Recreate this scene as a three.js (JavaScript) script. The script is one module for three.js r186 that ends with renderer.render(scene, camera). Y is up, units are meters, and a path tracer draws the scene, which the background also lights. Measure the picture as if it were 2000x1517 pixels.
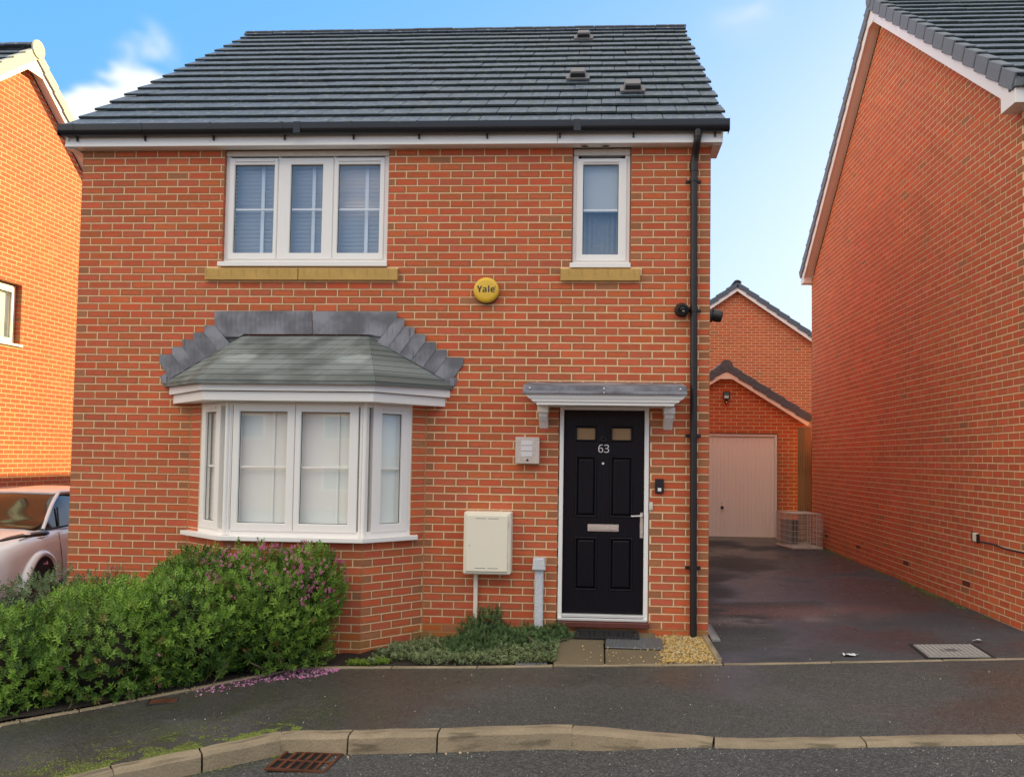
import * as THREE from 'three';
import { mergeGeometries, toCreasedNormals } from 'three/addons/utils/BufferGeometryUtils.js';
import { FontLoader } from 'three/addons/loaders/FontLoader.js';
import { TextGeometry } from 'three/addons/geometries/TextGeometry.js';

// ------------------------------------------------------------------ camera, sky, sun, exposure
const scene = new THREE.Scene();
const camera = new THREE.PerspectiveCamera(2 * Math.atan(818.5 / 1650) * 180 / Math.PI, 1024 / 776, 0.1, 900);
camera.position.set(5.33368, 1.71851, 8.27579);
camera.rotation.set(0.04534, 0.0571, 0.01423, 'YXZ');
camera.setViewOffset(1637 * 1024 / 776, 1637, 5.1, 0, 2000, 1517);
camera.updateProjectionMatrix();
camera.updateMatrixWorld();
scene.add(camera);
const renderer = new THREE.WebGLRenderer({ antialias: true });
renderer.setSize(1024, 776);
renderer.toneMapping = THREE.LinearToneMapping;
renderer.toneMappingExposure = 1.83;
renderer.shadowMap.enabled = true;

const rad = (d) => d * Math.PI / 180;
const SUN_AZ = rad(39), SUN_EL = rad(16);
const toSun = new THREE.Vector3(Math.sin(SUN_AZ) * Math.cos(SUN_EL), Math.sin(SUN_EL), -Math.cos(SUN_AZ) * Math.cos(SUN_EL));
const sun = new THREE.DirectionalLight(new THREE.Color().setRGB(1.0, 0.82, 0.37), 5.0);
sun.position.copy(toSun).multiplyScalar(60);
sun.castShadow = true;
sun.shadow.mapSize.set(2048, 2048);
Object.assign(sun.shadow.camera, { left: -25, right: 25, top: 25, bottom: -25, near: 1, far: 140 });
scene.add(sun, sun.target);

// ------------------------------------------------------------------ random numbers and noise
function mulberry(a) { return () => { a |= 0; a = a + 0x6D2B79F5 | 0; let t = Math.imul(a ^ a >>> 15, 1 | a); t = t + Math.imul(t ^ t >>> 7, 61 | t) ^ t; return ((t ^ t >>> 14) >>> 0) / 4294967296; }; }
const rnd = mulberry(63), R = (a, b) => a + (b - a) * rnd();
const clamp = (x, a = 0, b = 1) => Math.min(b, Math.max(a, x));
const smooth = (a, b, x) => { const t = clamp((x - a) / (b - a)); return t * t * (3 - 2 * t); };
const lerp = (a, b, t) => a + (b - a) * t;
const hash3 = (x, y, z) => { let h = Math.imul(x, 374761393) + Math.imul(y, 668265263) + Math.imul(z, 2147483647 ^ 0x5bd1e995) | 0; h = Math.imul(h ^ h >>> 13, 1274126177); return ((h ^ h >>> 16) >>> 0) / 4294967296; };
function noise3(x, y, z, per = 0) {
  const xi = Math.floor(x), yi = Math.floor(y), zi = Math.floor(z);
  const f = (t) => t * t * (3 - 2 * t), u = f(x - xi), v = f(y - yi), w = f(z - zi);
  const m = (a) => per ? ((a % per) + per) % per : a;
  const c = (i, j, k) => hash3(m(xi + i), m(yi + j), zi + k);
  const l = (a, b, t) => a + (b - a) * t;
  return l(l(l(c(0, 0, 0), c(1, 0, 0), u), l(c(0, 1, 0), c(1, 1, 0), u), v), l(l(c(0, 0, 1), c(1, 0, 1), u), l(c(0, 1, 1), c(1, 1, 1), u), v), w);
}
function fbm(x, y, z = 0, oct = 4, per = 0) { let s = 0, a = 0.5, n = 0; for (let i = 0; i < oct; i++) { s += a * noise3(x, y, z + i * 17, per); n += a; a *= 0.5; x *= 2; y *= 2; z *= per ? 1 : 2; per *= 2; } return s / n; }

// ------------------------------------------------------------------ the sky
const SKY_GAIN = 0.66;
{
  const W = 1536, H = 768, d = new Float32Array(W * H * 4);
  for (let j = 0; j < H; j++) {
    const el = ((j + 0.5) / H - 0.5) * Math.PI, y = Math.sin(el), c = Math.cos(el);
    for (let i = 0; i < W; i++) {
      const a = ((i + 0.5) / W - 0.5) * 2 * Math.PI, x = Math.cos(a) * c, z = Math.sin(a) * c;
      const cosS = x * toSun.x + y * toSun.y + z * toSun.z, ang = Math.acos(clamp(cosS, -1, 1)) * 180 / Math.PI;
      const e = Math.max(0, el * 180 / Math.PI), hz = Math.exp(-e / 17);
      let r = lerp(0.085, 0.36, hz), g = lerp(0.39, 0.64, hz), b = lerp(0.92, 0.95, hz);
      const glow = Math.exp(-Math.pow(ang / 30, 2)), near = Math.exp(-ang / 7);
      const pale = smooth(75, 20, ang) * smooth(40, 6, e); r += 0.3 * pale + 0.3 * glow + 2.2 * near; g += 0.21 * pale + 0.2 * glow + 1.7 * near; b += 0.10 * pale + 0.06 * glow + 0.9 * near;
      // bright cloud added out of view to light the front; two clouds in view
      const az = Math.atan2(x, -z) * 180 / Math.PI;                 // 0 = straight into the picture, + = right
      const back = Math.abs(Math.abs(az) - 180), gap = Math.max(smooth(58, 36, Math.abs(az + 2)) * smooth(52, 34, e), 0.9 * smooth(48, 30, back) * smooth(10, 15, e) * smooth(30, 22, e));
      let cl = fbm(x * 3.1 + 7, y * 5.2 + 3, z * 3.1, 5);
      cl = smooth(0.36, 0.52, cl) * (1 - gap) * smooth(-2, 6, e);
      const wx = fbm(x * 6, y * 6 + 5, z * 6, 3) - 0.5, wisp = e < 1 ? 0.5 : fbm((x + 0.25 * wx) * 13 + 3, (y + 0.2 * wx) * 21, z * 13 + 9, 6), wide = fbm(x * 5 + 1, y * 7, z * 5, 4);
      const blob = (a0, e0, ra, re) => Math.exp(-Math.pow((az - a0) / ra, 2) - Math.pow((e - e0) / re, 2));
      let here = 0.95 * blob(-30.8, 20.9, 3.7, 2.4) + 0.62 * blob(-29.0, 18.2, 3.2, 1.8) + 0.22 * blob(-30.0, 24.0, 3.2, 1.5);
      here = smooth(0.18, 0.75, here * (0.25 + 1.5 * smooth(0.30, 0.66, wisp))) * 0.60;
      const small = (0.55 * blob(10.6, 28.6, 0.9, 0.75) + 0.22 * blob(9.4, 27.6, 1.8, 1.1)) * smooth(0.3, 0.66, wisp) * 1.3;
      cl = clamp(Math.max(cl * lerp(0.75, 1, smooth(0.2, 0.5, wide)), here, small), 0, 0.92);
      const lit = lerp(1.0, 2.0, smooth(30, 130, ang)) * lerp(0.82, 1.12, wisp);
      r = lerp(r, 1.04 * lit, cl); g = lerp(g, 0.95 * lit, cl); b = lerp(b, 0.79 * lit, cl);
      if (el < 0) { r = 0.20; g = 0.18; b = 0.16; }
      d.set([r * SKY_GAIN, g * SKY_GAIN, b * SKY_GAIN, 1], (j * W + i) * 4);
    }
  }
  const t = new THREE.DataTexture(d, W, H, THREE.RGBAFormat, THREE.FloatType);
  t.mapping = THREE.EquirectangularReflectionMapping; t.magFilter = THREE.LinearFilter; t.minFilter = THREE.LinearFilter; t.needsUpdate = true;
  scene.background = t; scene.environment = t;
}

// ------------------------------------------------------------------ textures
const to8 = (v) => { v = clamp(v); return Math.round(255 * (v <= 0.0031308 ? 12.92 * v : 1.055 * Math.pow(v, 1 / 2.4) - 0.055)); };
function tex(W, H, fn, color = true, rep = true) {           // fn(x, y) -> [r, g, b] linear, or one number
  const d = new Uint8Array(W * H * 4);
  for (let j = 0; j < H; j++) for (let i = 0; i < W; i++) {
    const c = fn(i / W, j / H, i, j), o = (j * W + i) * 4;
    if (Array.isArray(c)) { d[o] = to8(c[0]); d[o + 1] = to8(c[1]); d[o + 2] = to8(c[2]); } else d[o] = d[o + 1] = d[o + 2] = Math.round(255 * clamp(c));
    d[o + 3] = 255;
  }
  const t = new THREE.DataTexture(d, W, H, THREE.RGBAFormat, THREE.UnsignedByteType);
  if (color) t.colorSpace = THREE.SRGBColorSpace;
  t.wrapS = t.wrapT = rep ? THREE.RepeatWrapping : THREE.ClampToEdgeWrapping;
  t.magFilter = THREE.LinearFilter; t.minFilter = THREE.LinearMipmapLinearFilter; t.generateMipmaps = true; t.needsUpdate = true;
  return t;
}
const mul = (c, k) => [c[0] * k, c[1] * k, c[2] * k];
const mix3 = (a, b, t) => [lerp(a[0], b[0], t), lerp(a[1], b[1], t), lerp(a[2], b[2], t)];
const rep = (t, x, y) => { const c = t.clone(); c.repeat.set(x, y); c.needsUpdate = true; return c; };
const std = (o) => { const c = o.rgb; delete o.rgb; const m = new THREE.MeshStandardMaterial(o); if (c) m.color.setRGB(...c); return m; };

// brick faces: 4 x 16 cells, the last four rows browner
const BCOL = 4, BROW = 16;
const brickCell = [];
for (let i = 0; i < 64; i++) {
  const brown = i >= 48, k = R(0.88, 1.10);
  brickCell.push({ mid: brown ? mul([0.36, 0.15, 0.065], k) : mul([0.565 + R(-.04, .03), 0.111 + R(-.012, .016), 0.042 + R(-.008, .012)], k), rim: mul([0.40, 0.135, 0.052], R(0.85, 1.12)), s: R(0, 100), rw: R(0.02, 0.055), soft: R(0.03, 0.08) });
}
const brickShade = (x, y) => {
  const ci = Math.min(BCOL - 1, Math.floor(x * BCOL)), cj = Math.min(BROW - 1, Math.floor(y * BROW)), c = brickCell[cj * BCOL + ci];
  const u = x * BCOL - ci, v = y * BROW - cj, X = u * 0.215, Y = v * 0.065;
  const wob = (fbm(X * 45 + c.s, Y * 60, 1, 3) - 0.5) * 0.035;
  const edge = Math.min(X, 0.215 - X, (Math.min(Y, 0.065 - Y)) * 1.5);
  const t = smooth(c.rw * 0.25, c.rw * 0.25 + c.soft * 0.35, edge + wob * 0.6);
  const drag = fbm(X * 22 + c.s, Y * 330 + 5, 2, 3), fine = fbm(X * 300, Y * 300 + c.s, 3, 2);
  return { c, t, drag, fine, edge };
};
const brickMap = tex(1024, 1024, (x, y) => { const s = brickShade(x, y); return mul(mix3(s.c.rim, s.c.mid, s.t), 0.72 + 0.36 * s.drag + 0.22 * s.fine); }, true, false);
const brickBump = tex(1024, 1024, (x, y) => { const s = brickShade(x, y); return 0.35 + 0.3 * s.drag + 0.35 * s.fine; }, false, false);
const grain = tex(512, 512, (x, y) => { const n = fbm(x * 64, y * 64, 4, 3, 64), l = fbm(x * 6, y * 6, 8, 3, 6); const k = 0.78 + 0.3 * n + 0.16 * l; return [k * 0.9, k * 0.9, k * 0.9]; });
const grainBump = tex(512, 512, (x, y) => fbm(x * 90, y * 90, 2, 3, 90), false);
const asphaltMap = (() => {
  const st = mulberry(5), W = 1024, h = new Float32Array(W * W).fill(0.35), tone = new Float32Array(W * W).fill(0.6);
  for (let n = 0; n < 26000; n++) {
    const cx = st() * W, cy = st() * W, r = 2 + st() * 4.5, hh = 0.45 + st() * 0.5, tt = 0.55 + st() * 0.75 + (st() > 0.985 ? 1.6 : 0);
    for (let y = -6; y <= 6; y++) for (let x = -6; x <= 6; x++) { const q = 1 - (x * x + y * y * 1.3) / (r * r); if (q > 0) { const o = ((cy + y & 1023) * W + (cx + x & 1023)); const v = hh * Math.sqrt(q) + 0.05; if (v > h[o]) { h[o] = v; tone[o] = tt; } } }
  }
  return [tex(W, W, (x, y, i, j) => { const k = tone[j * W + i] * (0.5 + 0.6 * h[j * W + i]) * (0.8 + 0.4 * fbm(x * 40, y * 40, 1, 2, 40)); return [0.70 * k, 0.69 * k, 0.68 * k]; }), tex(W, W, (x, y, i, j) => h[j * W + i], false)];
})();
const patchMap = tex(512, 512, (x, y) => { const n = fbm(x * 5, y * 5, 9, 5, 5); return 0.24 + 0.62 * smooth(0.36, 0.60, n) + 0.12 * fbm(x * 60, y * 60, 3, 2, 60); }, false);
const tileMap = tex(512, 512, (x, y) => {
  const n = fbm(x * 10, y * 10, 1, 5, 10), f = fbm(x * 120, y * 120, 2, 2, 120), l = fbm(x * 22, y * 22, 6, 3, 22), m = fbm(x * 9, y * 9, 12, 4, 9);
  let c = mul([0.078, 0.102, 0.138], 0.6 + 0.55 * n + 0.35 * f);
  c = mix3(c, [0.30, 0.31, 0.29], 0.75 * smooth(0.715, 0.78, l));
  c = mix3(c, [0.055, 0.07, 0.03], 0.8 * smooth(0.60, 0.72, m));
  return c;
});
const leadMap = tex(512, 512, (x, y) => {
  const s = fbm(x * 60, y * 4, 1, 4, 4), n = fbm(x * 7, y * 7, 3, 4, 7), str = fbm(x * 50, y * 2, 11, 4, 2);
  return mix3(mul([0.20, 0.20, 0.225], 0.62 + 0.75 * smooth(0.2, 0.8, n)), [0.055, 0.04, 0.05], 0.8 * smooth(0.45, 0.60, str) * smooth(0.35, 0.6, s));
});
const grpMap = tex(512, 512, (x, y) => {
  const n = fbm(x * 5, y * 5, 1, 5, 5), s = fbm(x * 40, y * 5, 5, 3, 5), b = fbm(x * 3, y * 3, 22, 4, 3);
  let c = mix3([0.11, 0.127, 0.118], [0.205, 0.228, 0.218], smooth(0.3, 0.7, n));
  c = mix3(c, [0.07, 0.085, 0.05], 0.45 * smooth(0.55, 0.75, s)); return mix3(c, [0.40, 0.45, 0.43], 0.5 * smooth(0.68, 0.8, b));
});
const concMap = tex(512, 512, (x, y) => { const n = fbm(x * 6, y * 6, 4, 5, 6), f = fbm(x * 150, y * 150, 2, 2, 150), st = fbm(x * 3, y * 14, 31, 4, 3); return mix3(mul([0.36, 0.285, 0.185], 0.6 + 0.5 * n + 0.3 * f), [0.12, 0.095, 0.06], 0.75 * smooth(0.54, 0.72, st)); });
const sillMap = tex(512, 512, (x, y) => { const n = fbm(x * 5, y * 5, 4, 5, 5), f = fbm(x * 120, y * 120, 2, 2, 120), st = fbm(x * 26, y * 3, 31, 4, 3); return mix3(mul([0.56, 0.345, 0.10], 0.72 + 0.3 * n + 0.2 * f), [0.16, 0.115, 0.05], 0.6 * smooth(0.60, 0.78, st)); });
const woodMap = tex(512, 512, (x, y) => { const g = fbm(x * 60, y * 3, 2, 4, 3), w = fbm(x * 9, y * 2, 7, 3, 1); return mul(mix3([0.13, 0.075, 0.028], [0.30, 0.17, 0.065], smooth(0.3, 0.7, 0.6 * g + 0.4 * w)), 1); });
const doorBump = tex(512, 512, (x, y) => { const w = (fbm(x * 4, y * 1, 7, 3, 1) - 0.5) * 0.6; return fbm((x + w * 0.08) * 70, y * 4, 2, 3, 4); }, false);
const rustMap = tex(256, 256, (x, y) => { const n = fbm(x * 9, y * 9, 2, 4, 9); return mix3([0.10, 0.028, 0.012], [0.26, 0.085, 0.03], smooth(0.3, 0.7, n)); });

// ------------------------------------------------------------------ materials
const M = {
  brick: std({ map: brickMap, bumpMap: brickBump, bumpScale: 0.0016, roughness: 0.88, vertexColors: true }),
  mortar: std({ rgb: [0.88, 0.60, 0.345], map: grain, bumpMap: grainBump, bumpScale: 0.0015, roughness: 0.95, vertexColors: true }),
  brickFar: std({ rgb: [0.42, 0.105, 0.06], map: grain, roughness: 0.9 }),
  upvc: std({ rgb: [0.87, 0.835, 0.79], roughness: 0.38 }),
  upvcDirty: std({ rgb: [0.74, 0.68, 0.60], map: rep(grain, 3, 3), roughness: 0.45 }),
  gasket: std({ rgb: [0.015, 0.015, 0.016], roughness: 0.7 }),
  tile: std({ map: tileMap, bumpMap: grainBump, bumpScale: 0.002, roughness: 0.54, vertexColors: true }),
  ridge: std({ rgb: [1, 1, 1], map: tileMap, roughness: 0.7 }),
  cream: std({ rgb: [0.66, 0.635, 0.53], map: grain, roughness: 0.8 }),
  gutter: std({ rgb: [0.014, 0.014, 0.017], map: grain, roughness: 0.34 }),
  pipe: std({ rgb: [0.016, 0.012, 0.012], map: grain, roughness: 0.42 }),
  black: std({ rgb: [0.012, 0.012, 0.014], roughness: 0.4 }),
  stone: std({ map: sillMap, bumpMap: grainBump, bumpScale: 0.002, roughness: 0.9 }),
  lead: std({ map: leadMap, roughness: 0.62, metalness: 0.1 }),
  grp: std({ map: grpMap, roughness: 0.55 }),
  conc: std({ rgb: [0.80, 0.80, 0.80], map: concMap, bumpMap: grainBump, bumpScale: 0.003, roughness: 0.93 }),
  slab: std({ rgb: [0.165, 0.128, 0.075], map: grain, bumpMap: grainBump, bumpScale: 0.003, roughness: 0.85 }),
  door: new THREE.MeshPhysicalMaterial({ color: new THREE.Color().setRGB(0.0045, 0.0042, 0.0075), bumpMap: doorBump, bumpScale: 0.003, roughness: 0.38, specularIntensity: 0.45 }),
  chrome: std({ rgb: [0.80, 0.79, 0.77], metalness: 0.7, roughness: 0.22 }),
  steel: std({ rgb: [0.70, 0.64, 0.56], map: grain, metalness: 0.5, roughness: 0.38 }),
  silver: std({ rgb: [0.75, 0.75, 0.74], metalness: 0.4, roughness: 0.4 }),
  quarry: std({ rgb: [0.13, 0.035, 0.025], map: grain, roughness: 0.5 }),
  yellow: std({ rgb: [0.78, 0.47, 0.035], roughness: 0.35 }),
  cabinet: std({ rgb: [0.84, 0.77, 0.62], roughness: 0.5 }),
  cover: std({ rgb: [0.66, 0.67, 0.69], map: grain, roughness: 0.5 }),
  wood: std({ map: woodMap, bumpMap: woodMap, bumpScale: 0.003, roughness: 0.85 }),
  garage: std({ rgb: [0.90, 0.83, 0.75], roughness: 0.45 }),
  rust: std({ rgb: [0.5, 0.5, 0.5], map: rustMap, roughness: 0.85, metalness: 0.2 }),
  galv: std({ rgb: [0.36, 0.35, 0.33], map: grain, metalness: 0.35, roughness: 0.5 }),
  wire: std({ rgb: [0.62, 0.58, 0.51], roughness: 0.45, metalness: 0.2 }),
  tread: std({ rgb: [0.17, 0.18, 0.19], map: grain, metalness: 0.4, roughness: 0.42 }),
  rubber: std({ rgb: [0.014, 0.014, 0.015], map: grain, roughness: 0.8 }),
  soil: std({ rgb: [0.032, 0.022, 0.015], map: grain, bumpMap: grainBump, bumpScale: 0.02, roughness: 1 }),
  verge: std({ rgb: [0.17, 0.19, 0.215], map: grain, roughness: 0.65 }),
  vent: std({ rgb: [0.20, 0.185, 0.185], map: grain, roughness: 0.7 }),
  splash: std({ rgb: [0.50, 0.26, 0.11], map: grain, roughness: 0.95 }),
  dark: std({ rgb: [0.02, 0.02, 0.02], roughness: 1 }),
  blind: std({ rgb: [0.70, 0.76, 0.82], roughness: 0.8 }),
  voile: std({ rgb: [0.80, 0.83, 0.78], roughness: 0.9 }),
  airbrick: std({ rgb: [0.23, 0.035, 0.02], roughness: 0.8 }),
  glass: new THREE.MeshPhysicalMaterial({ color: 0xffffff, transmission: 1, thickness: 0, roughness: 0, ior: 2.1 }),
  glassLow: new THREE.MeshPhysicalMaterial({ color: 0xffffff, transmission: 1, thickness: 0, roughness: 0, ior: 1.5 }),
  pit: std({ rgb: [0.004, 0.004, 0.004], roughness: 1 }),
  bronzeGlass: std({ rgb: [0.33, 0.21, 0.10], bumpMap: doorBump, bumpScale: 0.004, roughness: 0.22 }),
};
M.asphalt = std({ rgb: [0.125, 0.122, 0.116], map: asphaltMap[0], bumpMap: asphaltMap[1], bumpScale: 0.0035, roughness: 1, roughnessMap: (() => { const t = rep(patchMap, 0.16, 0.16); return t; })(), vertexColors: true });
M.road = std({ rgb: [0.125, 0.125, 0.122], map: rep(asphaltMap[0], 0.6, 0.6), bumpMap: rep(asphaltMap[1], 0.6, 0.6), bumpScale: 0.007, roughness: 0.72, vertexColors: true });

// ------------------------------------------------------------------ building helpers
const applyTo = THREE.BufferGeometry.prototype.applyMatrix4;
THREE.BufferGeometry.prototype.applyMatrix4 = function (m) {       // a mirrored geometry keeps its faces turned outwards
  applyTo.call(this, m);
  if (m.determinant() < 0) {
    if (this.index) { const a = this.index.array; for (let i = 0; i < a.length; i += 3) { const t = a[i + 1]; a[i + 1] = a[i + 2]; a[i + 2] = t; } }
    else for (const k of Object.keys(this.attributes)) { const at = this.attributes[k], n = at.itemSize, d = at.array; for (let i = 0; i < d.length; i += 3 * n) for (let j = 0; j < n; j++) { const t = d[i + n + j]; d[i + n + j] = d[i + 2 * n + j]; d[i + 2 * n + j] = t; } }
  }
  return this;
};
const V = (x, y, z) => new THREE.Vector3(x, y, z);
const used = {};
function numbered(name) { const n = used[name] = (used[name] ?? -1) + 1; return n ? `${name}_${String(n).padStart(3, '0')}` : name; }
function shade(o) { o.castShadow = o.receiveShadow = true; return o; }
function tag(o, label, category, group, kind) { if (label) o.userData.label = label; if (category) o.userData.category = category; if (group) o.userData.group = group; if (kind) o.userData.kind = kind; return o; }
function thing(name, label, category, pos = [0, 0, 0], turn = 0, group) { const o = new THREE.Group(); o.name = numbered(name); o.position.set(...pos); o.rotation.y = turn; scene.add(o); return tag(o, label, category, group); }
function group(name, parent, pos = [0, 0, 0]) { const o = new THREE.Group(); o.name = name; o.position.set(...pos); parent.add(o); return o; }
function clean(g) { g = g.index ? g.toNonIndexed() : g; for (const k of Object.keys(g.attributes)) if (!['position', 'normal', 'uv'].includes(k)) g.deleteAttribute(k); if (!g.attributes.uv) g.setAttribute('uv', new THREE.BufferAttribute(new Float32Array(g.attributes.position.count * 2), 2)); if (!g.attributes.normal) g.computeVertexNormals(); g.morphAttributes = {}; return g; }
function mesh(name, geo, mat, parent, kind) {
  if (Array.isArray(geo)) geo = geo.length === 1 ? geo[0] : mergeGeometries(geo.map(clean));
  if (mat.vertexColors && !geo.attributes.color) geo.setAttribute('color', new THREE.BufferAttribute(new Float32Array(geo.attributes.position.count * 3).fill(1), 3));
  const m = shade(new THREE.Mesh(geo, mat)); m.name = parent === scene ? numbered(name) : name; parent.add(m);
  if (kind) m.userData.kind = kind; return m;
}
// a box with chamfered edges, centred, uv in metres
function cbox(w, h, d, c = 0.004, x = 0, y = 0, z = 0) {
  c = Math.min(c, w * 0.45, h * 0.45, d * 0.45);
  const P = [], U = [], N = [];
  const hw = w / 2, hh = h / 2, hd = d / 2;
  const quad = (a, b, e, f) => { const n = new THREE.Vector3().subVectors(b, a).cross(new THREE.Vector3().subVectors(f, a)).normalize(); for (const p of [a, b, e, a, e, f]) { P.push(p.x + x, p.y + y, p.z + z); N.push(n.x, n.y, n.z); const ax = Math.abs(n.x), ay = Math.abs(n.y), az = Math.abs(n.z); if (az >= ax && az >= ay) U.push(p.x + x, p.y + y); else if (ay >= ax) U.push(p.x + x, p.z + z); else U.push(p.z + z, p.y + y); } };
  const tri = (a, b, e) => { const n = new THREE.Vector3().subVectors(b, a).cross(new THREE.Vector3().subVectors(e, a)).normalize(); for (const p of [a, b, e]) { P.push(p.x + x, p.y + y, p.z + z); N.push(n.x, n.y, n.z); U.push(p.x, p.y); } };
  const f = (s, t, u) => V(s, t, u);
  // faces
  const X = (s) => [f(s * hw, -hh + c, -hd + c), f(s * hw, hh - c, -hd + c), f(s * hw, hh - c, hd - c), f(s * hw, -hh + c, hd - c)];
  const Y = (s) => [f(-hw + c, s * hh, -hd + c), f(-hw + c, s * hh, hd - c), f(hw - c, s * hh, hd - c), f(hw - c, s * hh, -hd + c)];
  const Z = (s) => [f(-hw + c, -hh + c, s * hd), f(hw - c, -hh + c, s * hd), f(hw - c, hh - c, s * hd), f(-hw + c, hh - c, s * hd)];
  const put = (q, s) => s > 0 ? quad(...q) : quad(q[3], q[2], q[1], q[0]);
  const X1 = X(1), X0 = X(-1), Y1 = Y(1), Y0 = Y(-1), Z1 = Z(1), Z0 = Z(-1);
  put(X1, 1); put(X0, -1); put(Y1, 1); put(Y0, -1); put(Z1, 1); put(Z0, -1);
  if (c > 0) {
    const e = (a, b, p, q, out) => { const n = new THREE.Vector3().subVectors(b, a).cross(new THREE.Vector3().subVectors(q, a)); n.dot(out) > 0 ? quad(a, b, p, q) : quad(q, p, b, a); };
    const g = (i) => i;
    for (const s of [-1, 1]) for (const t of [-1, 1]) {
      e(f(s * hw, t * (hh - c), -hd + c), f(s * hw, t * (hh - c), hd - c), f(s * (hw - c), t * hh, hd - c), f(s * (hw - c), t * hh, -hd + c), V(s, t, 0));
      e(f(s * hw, -hh + c, t * (hd - c)), f(s * hw, hh - c, t * (hd - c)), f(s * (hw - c), hh - c, t * hd), f(s * (hw - c), -hh + c, t * hd), V(s, 0, t));
      e(f(-hw + c, s * hh, t * (hd - c)), f(hw - c, s * hh, t * (hd - c)), f(hw - c, s * (hh - c), t * hd), f(-hw + c, s * (hh - c), t * hd), V(0, s, t));
      for (const u of [-1, 1]) { const a = f(s * hw, t * (hh - c), u * (hd - c)), b = f(s * (hw - c), t * hh, u * (hd - c)), d2 = f(s * (hw - c), t * (hh - c), u * hd); s * t * u > 0 ? tri(a, b, d2) : tri(a, d2, b); }
    }
  }
  const geo = new THREE.BufferGeometry();
  geo.setAttribute('position', new THREE.Float32BufferAttribute(P, 3)); geo.setAttribute('normal', new THREE.Float32BufferAttribute(N, 3)); geo.setAttribute('uv', new THREE.Float32BufferAttribute(U, 2));
  return geo;
}
// box from corner to corner
const bx = (x0, x1, y0, y1, z0, z1, c = 0.004) => cbox(Math.abs(x1 - x0), Math.abs(y1 - y0), Math.abs(z1 - z0), c, (x0 + x1) / 2, (y0 + y1) / 2, (z0 + z1) / 2);
const poly = (pts) => new THREE.Shape(pts.map((p) => new THREE.Vector2(p[0], p[1])));
function ext(pts, depth, bevel = 0, holes = []) { const s = Array.isArray(pts) ? poly(pts) : pts; for (const h of holes) s.holes.push(new THREE.Path(h.map((p) => new THREE.Vector2(p[0], p[1])))); return new THREE.ExtrudeGeometry(s, { depth: depth - 2 * bevel, bevelEnabled: bevel > 0, bevelThickness: bevel, bevelSize: bevel, bevelOffset: -bevel, bevelSegments: 2, curveSegments: 10, steps: 1 }).translate(0, 0, bevel); }
const rect = (x0, x1, y0, y1) => [[x0, y0], [x1, y0], [x1, y1], [x0, y1]];
const ring = (x0, x1, y0, y1, t, depth, b = 0.004, tb = t, tt = t) => ext(rect(x0, x1, y0, y1), depth, b, [[[x0 + t, y0 + tb], [x0 + t, y1 - tt], [x1 - t, y1 - tt], [x1 - t, y0 + tb]]]);
const cyl = (r0, r1, h, n = 16) => new THREE.CylinderGeometry(r0, r1, h, n);
function tube(pts, r, n = 8, seg = 24) { return new THREE.TubeGeometry(new THREE.CatmullRomCurve3(pts.map((p) => V(...p))), seg, r, n, false); }
function rod(a, b, r, n = 6) { const A = V(...a), B = V(...b), g = cyl(r, r, A.distanceTo(B), n); g.applyQuaternion(new THREE.Quaternion().setFromUnitVectors(V(0, 1, 0), B.clone().sub(A).normalize())); const c = A.add(B).multiplyScalar(0.5); return g.translate(c.x, c.y, c.z); }
const basis = (u, v, n, o = V(0, 0, 0)) => new THREE.Matrix4().makeBasis(u, v, n).setPosition(o);
const screenSize = (p, s) => { const q = p.clone().project(camera); if (q.z > 1 || Math.abs(q.x) > 1.02 || Math.abs(q.y) > 1.02) return 0; return s / Math.max(0.1, p.distanceTo(camera.position)); };

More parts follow.
